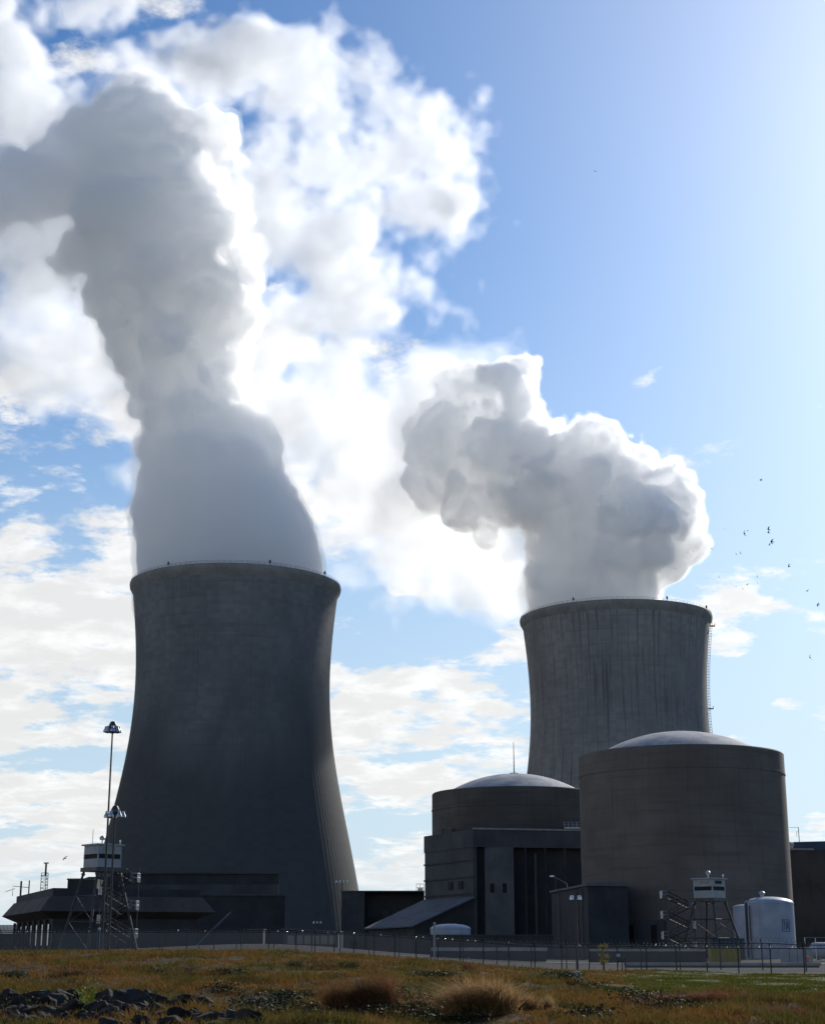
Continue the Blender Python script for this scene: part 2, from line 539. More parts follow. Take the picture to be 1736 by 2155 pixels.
def cooling_tower(base, label, mat, matrim, side_az, ladder=True):
    t = thing('cooling_tower', label, 'cooling tower', tuple(base), 'hyperbolic cooling towers')
    n = 160
    prof = dense(PROF)
    vs, fs, uv = [], [], []
    for r, z in prof:
        for k in range(n + 1):
            a = 2 * PI * k / n
            vs.append((base.x + r * math.cos(a), base.y + r * math.sin(a), z)); uv.append((a * 44.0, z))
    for i in range(len(prof) - 1):
        for k in range(n):
            b = i * (n + 1) + k
            fs.append((b, b + 1, b + n + 2, b + n + 1))
    link_mesh('shell', vs, fs, mat, t, smooth=True, uvs=uv)
    r0 = prof[-1][0]
    MB().lathe([(r0, prof[-1][1])] + RIM[1:], 160, base).build('rim', matrim, t, smooth=True)
    MB().lathe(INNER, 96, base).build('inner_wall', matrim, t, smooth=True)
    rail = MB()
    for k in range(120):
        a = 2 * PI * k / 120
        c, s = math.cos(a), math.sin(a)
        rail.tube([(base.x + 46.0 * c, base.y + 46.0 * s, 155.65), (base.x + 46.0 * c, base.y + 46.0 * s, 156.8)], 0.05, 4)
    for zz in (156.25, 156.8):
        pts = [(base.x + 46.0 * math.cos(2 * PI * k / 96), base.y + 46.0 * math.sin(2 * PI * k / 96), zz) for k in range(97)]
        rail.tube(pts, 0.045, 4)
    rail.build('rim_railing', M['dark_steel'], t)
    for a in (R(-122), R(-66), R(-28), R(152)):
        q = Vector((base.x + 45.8 * math.cos(a), base.y + 45.8 * math.sin(a), 155.6))
        MB().tube([q, q + Vector((0, 0, 1.2))], 0.12, 6).lathe([(0.0, 1.0), (0.42, 1.1), (0.45, 1.9), (0.25, 2.3), (0.0, 2.4)], 10, q).build('warning_light', M['dark_steel'], t)
    if not ladder:
        return t
    # caged ladder with landings up the shell on the side facing the sun
    lad = MB()
    c, s = math.cos(side_az), math.sin(side_az)
    tx, ty = -s, c
    zs = np.linspace(60, 154, 72)
    rr = np.interp(zs, [p[1] for p in prof], [p[0] for p in prof])
    for o in (-0.35, 0.35):
        lad.tube([(base.x + (r + 0.5) * c + o * tx, base.y + (r + 0.5) * s + o * ty, z) for r, z in zip(rr, zs)], 0.05, 4)
        lad.tube([(base.x + (r + 1.2) * c + o * tx, base.y + (r + 1.2) * s + o * ty, z) for r, z in zip(rr, zs)], 0.06, 4)
    for r, z in zip(rr, zs):
        lad.tube([(base.x + (r - 0.1) * c - .4 * tx, base.y + (r - 0.1) * s - .4 * ty, z), (base.x + (r + 1.25) * c - .4 * tx, base.y + (r + 1.25) * s - .4 * ty, z)], 0.045, 4)
        lad.tube([(base.x + (r - 0.1) * c + .4 * tx, base.y + (r - 0.1) * s + .4 * ty, z), (base.x + (r + 1.25) * c + .4 * tx, base.y + (r + 1.25) * s + .4 * ty, z)], 0.045, 4)
    lad.build('ladder', M['dark_steel'], t)
    for z in (111.0, 151.0):
        r = float(np.interp(z, [p[1] for p in prof], [p[0] for p in prof]))
        p = MB()
        p.prism([(base.x + a * c + b * tx, base.y + a * s + b * ty) for a, b in ((r - .4, -1.2), (r + 2.6, -1.2), (r + 2.6, 1.2), (r - .4, 1.2))], z, z + 0.25)
        for a, b in ((r + 2.5, -1.1), (r + 2.5, 1.1), (r + 2.5, 0.0)):
            p.tube([(base.x + a * c + b * tx, base.y + a * s + b * ty, z), (base.x + a * c + b * tx, base.y + a * s + b * ty, z + 1.3)], 0.07, 4)
        p.tube([(base.x + (r + 2.5) * c + b * tx, base.y + (r + 2.5) * s + b * ty, z + 1.3) for b in (-1.1, 1.1)], 0.07, 4)
        p.build('landing', M['dark_steel'], t)
    return t


M = {}
M['dark_steel'] = rough_mat('dark_steel', (0.05, 0.05, 0.055), (0.09, 0.09, 0.09), 2.0, 0.5, metal=0.6)
M['tower_a'] = tower_mat('tower_concrete_dark_base', (0.140, 0.145, 0.150), (0.195, 0.198, 0.198), False)
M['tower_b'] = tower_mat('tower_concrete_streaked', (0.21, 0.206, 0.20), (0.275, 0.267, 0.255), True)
M['rim'] = rough_mat('rim_concrete', (0.19, 0.185, 0.175), (0.25, 0.245, 0.23), 0.2, 0.9, 0.3)
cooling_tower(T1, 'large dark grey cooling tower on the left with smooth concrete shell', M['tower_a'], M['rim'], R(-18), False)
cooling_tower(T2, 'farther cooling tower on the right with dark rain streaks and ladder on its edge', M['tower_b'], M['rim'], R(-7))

# ------------------------------------------------------------------ ground
def sstep(a, b, x):
    t = np.clip((x - a) / (b - a), 0.0, 1.0)
    return t * t * (3 - 2 * t)


def zt(x, y):
    """Ground height: a low grassy rise on the left, level lawn on the right, flat plant yard behind."""
    x = np.asarray(x, dtype=float); y = np.asarray(y, dtype=float)
    s = x / np.maximum(y, 20.0)
    t = sstep(-0.10, 0.12, s)
    up = sstep(44.0, 112.0, y) * (1 - sstep(245.0, 300.0, y))
    z = 1.22 * (1 - t) * up - 0.32 * t * sstep(30.0, 110.0, y) * (1 - sstep(180.0, 260.0, y))
    und = 0.07 * np.sin(x * 0.55 + 0.3 * y) + 0.06 * np.sin(x * 0.21 - 0.17 * y + 1.3) + 0.05 * np.sin(0.9 * x + 0.42 * y + 2.0)
    tus = np.sin(x * 1.05 + 0.6 * np.sin(y * 0.31)) * np.sin(y * 0.52 + 1.1 * np.sin(x * 0.4)) + 0.5 * np.sin(x * 2.1 + y * 0.9)
    z += 0.09 * tus * sstep(24, 34, y) * (1 - sstep(110, 150, y)) * (1 - sstep(0.10, 0.16, s) * sstep(62, 74, y))
    z += und * sstep(20, 34, y) * (1 - sstep(130, 175, y))
    z += 0.95 * np.exp(-((x + 21) / 17) ** 2 - ((y - 226) / 8) ** 2)
    return z


def zg(x, y):
    return float(zt(x, y))


def ground_mat():
    m, t = new_mat('ground')
    p = t.n('ShaderNodeNewGeometry').outputs['Position']
    s = t.n('ShaderNodeSeparateXYZ', {0: p})
    a = t.noise(p, 0.16, 5.0, 0.6)
    b = t.noise(p, 1.4, 5.0, 0.6)
    dry = t.mix(t.ramp(a, 0.35, 0.65), (0.045, 0.026, 0.010), (0.034, 0.026, 0.009))
    soil = t.mix(t.ramp(b, 0.45, 0.7), dry, (0.018, 0.014, 0.008))
    lawn = t.mix(t.ramp(b, 0.35, 0.65), (0.036, 0.046, 0.008), (0.050, 0.052, 0.012))
    sx = t.math('DIVIDE', s.outputs[0], t.math('MAXIMUM', s.outputs[1], 10.0))
    lm = t.math('MULTIPLY', t.ramp(t.math('ADD', sx, t.math('MULTIPLY', a, 0.08)), 0.12, 0.19), t.ramp(s.outputs[1], 62.0, 82.0))
    col = t.mix(lm, soil, lawn)
    rk = t.math('MULTIPLY', t.ramp(sx, -0.055, -0.085), t.ramp(s.outputs[1], 60.0, 52.0))
    col = t.mix(rk, col, t.mix(t.ramp(b, 0.4, 0.6), (0.012, 0.012, 0.006), (0.026, 0.026, 0.010)))
    gv = t.noise(p, 0.6, 6.0, 0.7)
    yard = t.mix(t.ramp(gv, 0.3, 0.7), (0.018, 0.018, 0.019), (0.038, 0.037, 0.036))
    edge = t.math('ADD', s.outputs[1], t.math('MULTIPLY', sx, 260.0))
    col = t.mix(t.ramp(t.math('ADD', edge, t.math('MULTIPLY', b, 6.0)), 185.0, 191.0), col, yard)
    return finish(m, t, col, 0.95, 0.0, b, 0.6, 0.08, 0.1)


gy = np.concatenate([np.linspace(-80, 16, 14), np.linspace(20, 130, 150), np.linspace(132, 310, 70), np.geomspace(325, 14000, 26)])
gx = np.concatenate([-np.geomspace(95, 12000, 22)[::-1], np.linspace(-92, 92, 231), np.geomspace(95, 12000, 22)])
GX, GY = np.meshgrid(gx, gy, indexing='ij')
gv = np.stack([GX, GY, zt(GX, GY)], -1).reshape(-1, 3)
ii = np.arange(len(gx) * len(gy)).reshape(len(gx), len(gy))
gq = np.stack([ii[:-1, :-1], ii[1:, :-1], ii[1:, 1:], ii[:-1, 1:]], -1).reshape(-1, 4)
tag(link_mesh('ground', gv, gq, ground_mat(), smooth=True), kind='structure')

M['asphalt'] = rough_mat('asphalt', (0.06, 0.062, 0.066), (0.10, 0.10, 0.105), 0.5, 0.8)
M['line'] = rough_mat('road_line', (0.55, 0.55, 0.52), (0.7, 0.7, 0.66), 1.0, 0.7)


def strip(name, pts, w, mat, lift, kind='structure'):
    vs, fs = [], []
    for i, (x, y) in enumerate(pts):
        a = Vector(pts[max(i - 1, 0)]); b = Vector(pts[min(i + 1, len(pts) - 1)])
        d = (b - a).normalized(); n = Vector((-d.y, d.x))
        for k in range(5):
            o = w * (k / 4 - 0.5)
            vs.append((x + n.x * o, y + n.y * o, zg(x + n.x * o, y + n.y * o) + lift))
    for i in range(len(pts) - 1):
        for k in range(4):
            fs.append((i * 5 + k, (i + 1) * 5 + k, (i + 1) * 5 + k + 1, i * 5 + k + 1))
    return tag(link_mesh(name, vs, fs, mat), kind=kind)


RP = [(-95 + 5 * i, 201 + 0.04 * (5 * i) - 6 * float(sstep(60, 170, 5 * i))) for i in range(41)]
strip('road', RP, 6.5, M['asphalt'], 0.05)
strip('road_edge_line', [(x, y - 2.8) for x, y in RP], 0.22, M['line'], 0.056)

# ------------------------------------------------------------------ plant buildings
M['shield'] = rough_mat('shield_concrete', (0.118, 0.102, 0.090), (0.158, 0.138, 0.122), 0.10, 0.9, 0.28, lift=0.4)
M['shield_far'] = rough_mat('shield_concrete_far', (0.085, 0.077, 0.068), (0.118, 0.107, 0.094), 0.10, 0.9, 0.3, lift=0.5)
M['dome'] = rough_mat('dome_steel', (0.25, 0.25, 0.27), (0.44, 0.43, 0.43), 0.30, 0.8, bstr=0.1, spec=0.15)
M['block'] = rough_mat('block_concrete', (0.052, 0.054, 0.058), (0.08, 0.082, 0.086), 0.14, 0.9, 0.35)
M['darkblock'] = rough_mat('dark_cladding', (0.028, 0.03, 0.034), (0.045, 0.047, 0.05), 0.2, 0.8, 0.2)
M['panel'] = rough_mat('pale_panel', (0.085, 0.09, 0.095), (0.115, 0.118, 0.122), 0.3, 0.85, 0.25)
M['roofsheet'] = rough_mat('roof_sheet', (0.09, 0.10, 0.115), (0.125, 0.135, 0.15), 0.3, 0.85, 0.2)
M['brown'] = rough_mat('brown_concrete', (0.055, 0.047, 0.042), (0.085, 0.074, 0.066), 0.15, 0.9, 0.3)
M['blueclad'] = rough_mat('blue_cladding', (0.035, 0.055, 0.085), (0.05, 0.07, 0.10), 0.3, 0.6, 0.2)
M['hole'] = rough_mat('dark_opening', (0.008, 0.008, 0.009), (0.014, 0.014, 0.015), 1.0, 0.7)
M['steel'] = rough_mat('galvanised_steel', (0.38, 0.39, 0.40), (0.52, 0.53, 0.54), 3.0, 0.35, metal=0.9, bstr=0.1)
M['pale'] = rough_mat('pale_paint', (0.24, 0.265, 0.29), (0.31, 0.33, 0.35), 0.6, 0.5, 0.2, bstr=0.08)
M['white'] = rough_mat('white_paint', (0.25, 0.29, 0.36), (0.33, 0.36, 0.42), 0.5, 0.45, 0.18, bstr=0.06)
M['concrete'] = rough_mat('light_concrete', (0.24, 0.24, 0.235), (0.33, 0.325, 0.31), 0.8, 0.9, 0.3)
M['post'] = rough_mat('fence_steel', (0.035, 0.037, 0.04), (0.06, 0.062, 0.065), 2.0, 0.6, metal=0.2)


def glass_mat(name, c, rough=0.08):
    m, t = new_mat(name)
    return finish(m, t, c, rough, 0.0, spec=0.8)


M['glass'] = glass_mat('window_glass', (0.02, 0.025, 0.03))
M['logo_blue'] = glass_mat('logo_blue', (0.02, 0.05, 0.16), 0.5)


def shield_building(c, top, mat, label, arc=None):
    t = thing('reactor_building', label, 'reactor building', (c.x, c.y, 0), 'domed reactor buildings')
    rad = 19.9
    MB().lathe([(rad, 0), (rad, top * 0.5), (rad, top - 4.3), (rad + 0.10, top - 4.25), (rad + 0.10, top - 3.9), (rad, top - 3.85), (rad, top - 0.25), (rad - 0.25, top), (rad - 1.2, top), (rad - 1.2, top - 3.0)], 144, (c.x, c.y, 0)).build('wall', mat, t, smooth=True)
    RS = 31.6
    prof = []
    for i in range(15):
        a = math.asin(16.9 / RS) * (1 - i / 14)
        prof.append((RS * math.sin(a), 42.75 - RS + RS * math.cos(a) - (38.0 - top)))
    prof = [(18.6, prof[0][1] - 1.5)] + prof
    MB().lathe(prof, 96, (c.x, c.y, 0)).build('dome', M['dome'], t, smooth=True)
    cap = MB()
    cap.lathe([(1.1, prof[-1][1] - 0.2), (1.1, prof[-1][1] + 0.25), (0.0, prof[-1][1] + 0.35)], 20, (c.x, c.y, 0))
    cap.build('dome_hatch', M['dome'], t, smooth=True)
    return t


SA = Vector((52.6, 310, 0))
SB = Vector((24.6, 383, 0))
ra = shield_building(SA, 37.9, M['shield'], 'nearer round concrete reactor building with pale shallow dome, right of the other')
# roll-up entrance on the near building
ang = math.atan2(-SA.y, -SA.x)


def on_cyl(c, rad, a, z):
    return Vector((c.x + rad * math.cos(a), c.y + rad * math.sin(a), z))


a0 = ang - R(33)
hd = MB()
vs = []
for k in range(7):
    a = a0 + R(0.0 + 3.6 * k)
    vs += [on_cyl(SA, 20.6, a, 0), on_cyl(SA, 20.6, a, 6.4), on_cyl(SA, 19.8, a, 6.4), on_cyl(SA, 19.8, a, 0)]
fs = []
for k in range(6):
    b = k * 4
    fs += [(b, b + 4, b + 5, b + 1), (b + 1, b + 5, b + 6, b + 2)]
fs += [(0, 1, 2, 3), (27, 26, 25, 24)]
hd.add(vs, fs)
port = hd.build('entrance_housing', M['block'], ra)
for o, w in ((2.0, 3.0), (14.5, 3.0)):
    d = MB(); vs = []
    for k in range(3):
        a = a0 + R(o + w * k / 2)
        vs += [on_cyl(SA, 20.64, a, 0), on_cyl(SA, 20.64, a, 5.6)]
    d.add(vs, [(0, 2, 3, 1), (2, 4, 5, 3)])
    d.build('door', M['hole'], port)

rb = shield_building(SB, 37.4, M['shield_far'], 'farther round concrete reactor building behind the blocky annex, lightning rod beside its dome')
MB().tube([(24.6, 383, 42.0), (24.6, 383, 49.9)], 0.16, 6, 0.07).build('lightning_rod', M['dark_steel'], rb)
# service platform on its right flank
pf = MB()
q = at(1205, 1742, 366)
pf.box(q.x - 2.0, q.x + 1.8, q.y - 1.0, q.y + 3, q.z - 0.35, q.z)
for x in np.linspace(q.x - 2.0, q.x + 1.8, 5):
    pf.tube([(x, q.y - 0.95, q.z), (x, q.y - 0.95, q.z + 1.1)], 0.05, 5)
for h in (0.55, 1.1):
    pf.tube([(q.x - 2.0, q.y - 0.95, q.z + h), (q.x + 1.8, q.y - 0.95, q.z + h)], 0.05, 5)
pf.build('service_platform', M['steel'], rb)

# annex block in front of the far reactor building
PC, PL, PR = at(995, 1745, 352), at(892, 1762, 375), at(1240, 1750, 358)
ZB = 26.8
an = thing('annex_block', 'tall angular concrete annex with overhanging top band below the farther reactor dome', 'building', (PC.x, PC.y, 0))
XB, YB = PR.x, 396
MB().prism([(PC.x, PC.y), (PR.x, PR.y), (XB, YB), (PL.x + 6, YB), (PL.x, PL.y)], 23.0, ZB).build('top_band', M['block'], an)
MB().prism([(PC.x, PC.y + 0.3), (PC.x + 0.8, PC.y + 0.45), (PC.x + 0.8, PC.y + 8), (PL.x + 6, YB - .5), (PL.x + .2, PL.y)], 0, 23.0).build('side_wall', M['block'], an)
MB().prism([(PC.x + 0.9, PC.y + 2.4), (PR.x, PR.y + 2.2), (XB, YB - 1), (PC.x + 0.9, YB - 1)], 0, 22.995).build('recessed_wall', M['darkblock'], an)
p0, p1_ = at(1020, 1800, 352).x, at(1081, 1800, 352).x
MB().box(p0, p1_, PC.y + 0.9, PC.y + 5, 3.6, 22.99).build('pilaster', M['panel'], an)
for px in (1036, 1062):
    x = at(px, 1850, 352).x
    MB().box(x - 0.45, x + 0.45, PC.y + 0.85, PC.y + 1.0, 13.2, 15.2).build('window', M['hole'], an)
for k, px in enumerate((1108, 1150, 1192)):
    x = at(px, 1850, 352).x
    MB().box(x - 0.2, x + 0.2, PC.y + 2.1, PC.y + 3.2, 0, 22.98).build('rib', M['darkblock'], an)
cop = MB()
cop.prism([(PC.x - .15, PC.y - .2), (PR.x, PR.y - .2), (PR.x, PR.y + 0.5), (PC.x + .2, PC.y + 0.6)], ZB, ZB + 0.35)
cop.build('coping', M['concrete'], an)
for px, zz_ in ((1128, 21.5), (1170, 17.0)):
    x = at(px, 1850, 353).x
    MB().tube([(x, PC.y + 1.7, 0), (x, PC.y + 1.7, zz_), (x, PC.y + 3.2, zz_)], 0.28, 8).build('wall_pipe', M['block'], an)
for px in (930, 952):
    x = at(px, 1740, 362)
    MB().lathe([(.5, 0), (.5, .9), (.75, 1.0), (.7, 1.4), (0, 1.6)], 12, (x.x, 368, ZB)).build('roof_vent', M['panel'], an)
# streak bands cast in the side wall: recessed joints
u = (PL - PC); u.z = 0; ul = u.length; u.normalize(); nrm = Vector((u.y, -u.x, 0))
if nrm.y > 0: nrm = -nrm
for z in (20.0, 16.4, 12.8):
    MB().prism([(PC.x + nrm.x * .1, PC.y + nrm.y * .1 + .3), (PC.x + nrm.x * .02, PC.y + .35), (PL.x, PL.y), (PL.x + nrm.x * .12, PL.y + nrm.y * .12)], z, z + 0.35).build('ledge', M['darkblock'], an)
for s in (0.25, 0.45):
    c = PC + u * (ul * s)
    MB().prism([(c.x + nrm.x * a + u.x * b, c.y + nrm.y * a + u.y * b) for a, b in ((0.14, -1.0), (0.14, 1.0), (-0.3, 1.0), (-0.3, -1.0))][::-1], 14.2, 15.9).build('window', M['hole'], an)

# lean-to with a long sloping sheet roof against the annex
d = 14.2
A1, A2 = PC + nrm * d, PL + nrm * d
lt = thing('lean_to_building', 'low shed with long sloping grey sheet roof leaning on the annex', 'building', (A1.x, A1.y, 0))
MB().prism([(A1.x, A1.y), (PC.x, PC.y + .28), (PL.x, PL.y), (A2.x, A2.y)], 0, [6.1, 12.0, 12.0, 5.8]).build('wall', M['darkblock'], lt)
lo = 0.8
B1, B2, B3, B4 = A1 - u * lo + nrm * lo, PC - u * lo, PL + u * .2, A2 + u * .2 + nrm * lo
MB().prism([(p.x, p.y) for p in (B1, B2, B3, B4)], [5.85, 12.05, 12.05, 5.6], [6.15, 12.35, 12.35, 5.9]).build('roof', M['roofsheet'], lt)

# link building between the left tower and the annex
lb = thing('link_building', 'long low dark building between the left cooling tower and the annex', 'building', (at(800, 1880, 392).x, 392, 0))
x0, x1, x2 = at(719, 1880, 386).x, at(768, 1880, 386).x, at(893, 1878, 392).x
zl = at(800, 1878, 386).z
MB().box(x0, x1, 386, 420, 0, zl).build('end_wall', M['block'], lb)
MB().box(x1 + 0.01, x2, 390, 420, 0, zl - 0.003).build('wall', M['darkblock'], lb)
MB().box(x0 - .3, x2, 385.6, 420, zl, zl + 0.3).build('roof_edge', M['dark_steel'], lb)
for px in (782, 812, 842):
    x = at(px, 1960, 390).x
    v_ = MB()
    v_.box(x - .9, x + .9, 389.86, 390.05, 8.6, 10.2)
    for k in range(5):
        v_.box(x - .95, x + .95, 389.78, 389.855, 8.6 + k * .32, 8.72 + k * .32)
    v_.build('louvre', M['block'], lb)
x = at(745, 1960, 386).x
MB().box(x - .8, x + .8, 385.86, 386.1, 0.3, 3.2).build('door', M['hole'], lb)
MB().tube([(x + 2.2, 385.75, 0), (x + 2.2, 385.75, zl - .1)], 0.13, 6).build('downpipe', M['panel'], lb)
un = MB(); x = at(884, 1872, 392).x
un.box(x - .6, x + .7, 390, 392, zl + .3, zl + 1.1)
for a in (-0.9, 0.0, 0.9):
    un.tube([(x + a, 389.5, zl + .3), (x + a, 389.5, zl + 2.0)], 0.06, 5)
un.tube([(x - .9, 389.5, zl + 2.0), (x + .9, 389.5, zl + 2.0)], 0.06, 5).tube([(x - .9, 389.5, zl + 1.2), (x + .9, 389.5, zl + 1.2)], 0.05, 5)
un.build('roof_unit', M['steel'], lb)

# service building at the foot of the near reactor building
G0, G1, G2 = at(1236, 1859, 283), at(1320, 1857, 286), at(1160, 1876, 320)
sb = thing('service_building', 'dark service building with pale fascia strip at the left foot of the nearer reactor building', 'building', (G0.x, G0.y, 0))
MB().prism([(G0.x, G0.y), (G1.x, G1.y), (G1.x, 306), (G2.x + 6, 326), (G2.x, G2.y)], 0, 12.1).build('wall', M['darkblock'], sb)
MB().prism([(G0.x - .2, G0.y - .5), (G1.x + .2, G1.y - .5), (G1.x + .2, 300), (G0.x + 2, 300)], 12.1, 12.75).build('fascia', M['panel'], sb)
MB().prism([(G0.x - .25, G0.y - .5), (G0.x + 1.9, 300.5), (G2.x + 6, 326), (G2.x - .4, G2.y - .4)], 12.1, 12.5).build('roof', M['roofsheet'], sb)
for px in (1180, 1216, 1226):
    p = G0 + (G2 - G0) * ((1236 - px) / 76.0)
    MB().tube([(p.x - .25, p.y - .35, 0), (p.x - .25, p.y - .35, 11.9)], 0.14, 6).build('downpipe', M['panel'], sb)
p = at(1182, 1858, 312)
MB().tube([(p.x + 1.2, p.y, 12.4), (p.x + 1.0, p.y, 13.6), (p.x - 1.6, p.y, 15.0)], 0.1, 6).box(p.x - 2.3, p.x - 1.5, p.y - .25, p.y + .25, 14.85, 15.15).build('roof_lamp', M['steel'], sb)

# turbine hall on the right edge
hb = thing('turbine_hall', 'brown building with dark blue upper cladding at the right edge of the plant', 'building', (at(1690, 1790, 345).x, 345, 0))
x0, x1 = at(1640, 1790, 345).x, at(1712, 1790, 345).x
zc_ = at(1690, 1790, 345).z
MB().box(x0, x1 + 30, 345, 376, 0, zc_).build('wall', M['brown'], hb)
MB().box(x0 - .2, x1, 344.7, 376, zc_, zc_ + .4).build('roof_edge', M['concrete'], hb)
xa, xb = at(1671, 1775, 376).x, at(1736, 1766, 366).x
MB().prism([(xa, 376.2), (xb + 30, 362), (xb + 30, 400), (xa, 400)], zc_ - 6, [25.6, 25.6, 25.6, 25.6]).build('upper_cladding', M['blueclad'], hb)
for k, px in enumerate((1660, 1666)):
    v = at(px, 1785, 352)
    MB().lathe([(0.0, 0.0), (0.55, 0.0), (0.55, 0.9), (0.75, 1.0), (0.75, 1.5), (0.4, 1.8), (0.0, 1.85)], 14, (v.x, 352 + k, zc_ + .4)).build('roof_vent', M['concrete'], hb, smooth=True)
v = at(1684, 1770, 378)
MB().tube([(v.x, 379, 25.6), (v.x, 379, 29.2)], 0.09, 5).tube([(v.x - .5, 379, 27), (v.x - .5, 379, 28.2), (v.x, 379, 28.2)], 0.05, 4).tube([(v.x, 379, 27.2), (v.x + .05, 379, 27.3)], 0.05, 4).tube([(v.x - 2.2, 379, 29.1), (v.x, 379, 29.2)], 0.04, 4).build('antenna', M['dark_steel'], hb)

# stepped building in front of the left tower
st = thing('stepped_building', 'long stepped dark building across the foot of the left cooling tower', 'building', (at(420, 1850, 430).x, 400, 0))
def pbox(px0, px1, py, Y, dep, mat, name, parent, zb=0.0, zt_=None, sk=0.0):
    a, b = at(px0, py, Y), at(px1, py, Y)
    return MB().prism([(a.x, Y), (b.x, Y), (b.x - sk, Y + dep), (a.x - sk, Y + dep)], zb, zt_ if zt_ is not None else a.z).build(name, mat, parent)
pbox(236, 586, 1840, 432, 30, M['darkblock'], 'upper_storey', st, sk=5.0)
pbox(236, 600, 1886, 402, 29.5, M['darkblock'], 'lower_storey', st, sk=5.0)
a, b = at(236, 1886, 402), at(600, 1886, 402)
MB().prism([(a.x - .2, 401.7), (b.x + .2, 401.7), (b.x - 4.8, 431), (a.x - 5, 431)], a.z, a.z + .4).build('roof_edge', M['block'], st)
a, b = at(236, 1840, 432), at(586, 1840, 432)
MB().prism([(a.x - .2, 431.3), (b.x + .2, 431.3), (b.x - 4.8, 462), (a.x - 5, 462)], a.z, a.z + .4).build('roof_edge', M['block'], st)
pbox(236, 586, 1862, 431.6, .3, M['block'], 'wall_band', st, zb=14.8)
for px in (335, 395, 455, 515, 560):
    x = at(px, 1900, 402).x
    MB().box(x - 1.5, x + 1.5, 401.85, 402.2, 2.0, 6.0).build('door', M['hole'], st)
rp = thing('ramp_building', 'pale grey low hall with sloping end in front of the stepped building', 'building', (at(500, 1950, 370).x, 370, 0))
a, b, c2, dd = at(395, 1975, 370), at(490, 1918, 370), at(588, 1916, 370), at(596, 1950, 370)
MB().add([(a.x, 370, 0), (b.x, 370, b.z), (c2.x, 370, c2.z), (dd.x, 370, dd.z), (dd.x, 370, 0), (a.x - 4, 395, 0), (b.x - 4, 395, b.z), (c2.x - 4, 395, c2.z), (dd.x - 4, 395, dd.z), (dd.x - 4, 395, 0)],
         [(4, 3, 2, 1, 0), (5, 6, 7, 8, 9), (0, 1, 6, 5), (1, 2, 7, 6), (2, 3, 8, 7), (3, 4, 9, 8), (4, 0, 5, 9)]).build('wall', M['darkblock'], rp)
a = at(520, 1960, 369)
MB().box(a.x, a.x + 4.2, 369.7, 370.2, 0, 5).build('door', M['hole'], rp)
bx = thing('equipment_shed', 'small black box shed standing before the pale low hall', 'shed', (at(533, 1975, 300).x, 300, 0))
a, b = at(513, 1958, 300), at(554, 1958, 300)
MB().box(a.x, b.x, 300, 304, 0, a.z).build('wall', M['darkblock'], bx)
MB().box(a.x - .15, b.x + .15, 299.8, 304.2, a.z, a.z + .2).build('roof', M['dark_steel'], bx)
MB().box(a.x + .8, a.x + 1.8, 299.93, 300.1, 0.5, 2.8).build('door', M['hole'], bx)

gh = thing('gatehouse', 'low grey gatehouse with window strip and pale end post, left of centre', 'building', (at(655, 1960, 258).x, 258, 0))
a, b = at(596, 1957, 258), at(712, 1963, 262)
MB().prism([(a.x, 258), (b.x, 262), (b.x, 270), (a.x, 266)], 0, [a.z, b.z, b.z, a.z]).build('wall', M['block'], gh)
MB().prism([(a.x - .3, 257.6), (b.x + .3, 261.6), (b.x + .3, 270.3), (a.x - .3, 266.3)], [a.z, b.z, b.z, a.z], [a.z + .22, b.z + .22, b.z + .22, a.z + .22]).build('roof', M['panel'], gh)
for k in range(6):
    f = 0.08 + 0.15 * k
    x, y = a.x + (b.x - a.x) * f, 258 + 4 * f
    MB().prism([(x, y - .06), (x + 1.05, y + .37), (x + 1.05, y + .5), (x, y + .1)], 2.2, 3.5).build('window', M['glass'], gh)
MB().box(b.x + .2, b.x + .75, 261.4, 262, 0.3, b.z - .2).build('end_post', M['pale'], gh)

# mansard-roofed office at the left edge
OA, OB = at(112, 1870, 280), at(35, 1888, 328)
uo = (OB - OA); uo.z = 0; lo_ = uo.length; uo.normalize()
vo = Vector((-uo.y, uo.x, 0))
if vo.y < 0: vo = -vo
ob = thing('office_building', 'dark low office with flared mansard roof at the far left', 'building', (OA.x, OA.y, 0))
def ring(o, depth=26):
    p = [OA - uo * o - vo * o, OA + uo * (lo_ + o) - vo * o, OA + uo * (lo_ + o) + vo * (depth + o), OA - uo * o + vo * (depth + o)]
    ar = sum(p[i].x * p[(i + 1) % 4].y - p[(i + 1) % 4].x * p[i].y for i in range(4))
    return p if ar > 0 else p[::-1]
def frustum(mb, o0, z0, o1, z1):
    p, q = ring(o0), ring(o1)
    return mb.add([(a.x, a.y, z0) for a in p] + [(a.x, a.y, z1) for a in q], [(3, 2, 1, 0), (4, 5, 6, 7)] + [(i, (i + 1) % 4, 4 + (i + 1) % 4, 4 + i) for i in range(4)])
frustum(MB(), -0.3, 0, -0.3, 6.5).build('wall', M['darkblock'], ob)
mr = frustum(MB(), -0.2, 6.5, 2.4, 7.7)
frustum(mr, 2.4, 7.702, 0.4, 10.3).build('mansard_roof', M['brown'], ob)
frustum(MB(), 0.0, 10.302, 0.0, 11.65).build('parapet', M['darkblock'], ob)
for k in range(7):
    c = OA + uo * (3.5 + k * (lo_ - 6) / 6) - vo * (-0.22)
    MB().prism([(c.x + uo.x * a - vo.x * b, c.y + uo.y * a - vo.y * b) for a, b in ((-1.1, 0), (1.1, 0), (1.1, .25), (-1.1, .25))], 2.0, 5.6).build('window', M['glass'], ob)
    MB().prism([(c.x + uo.x * (a + 2.2) - vo.x * b, c.y + uo.y * (a + 2.2) - vo.y * b) for a, b in ((-.25, 0), (.25, 0), (.25, .5), (-.25, .5))], 0.0, 6.4).build('pier', M['darkblock'], ob)
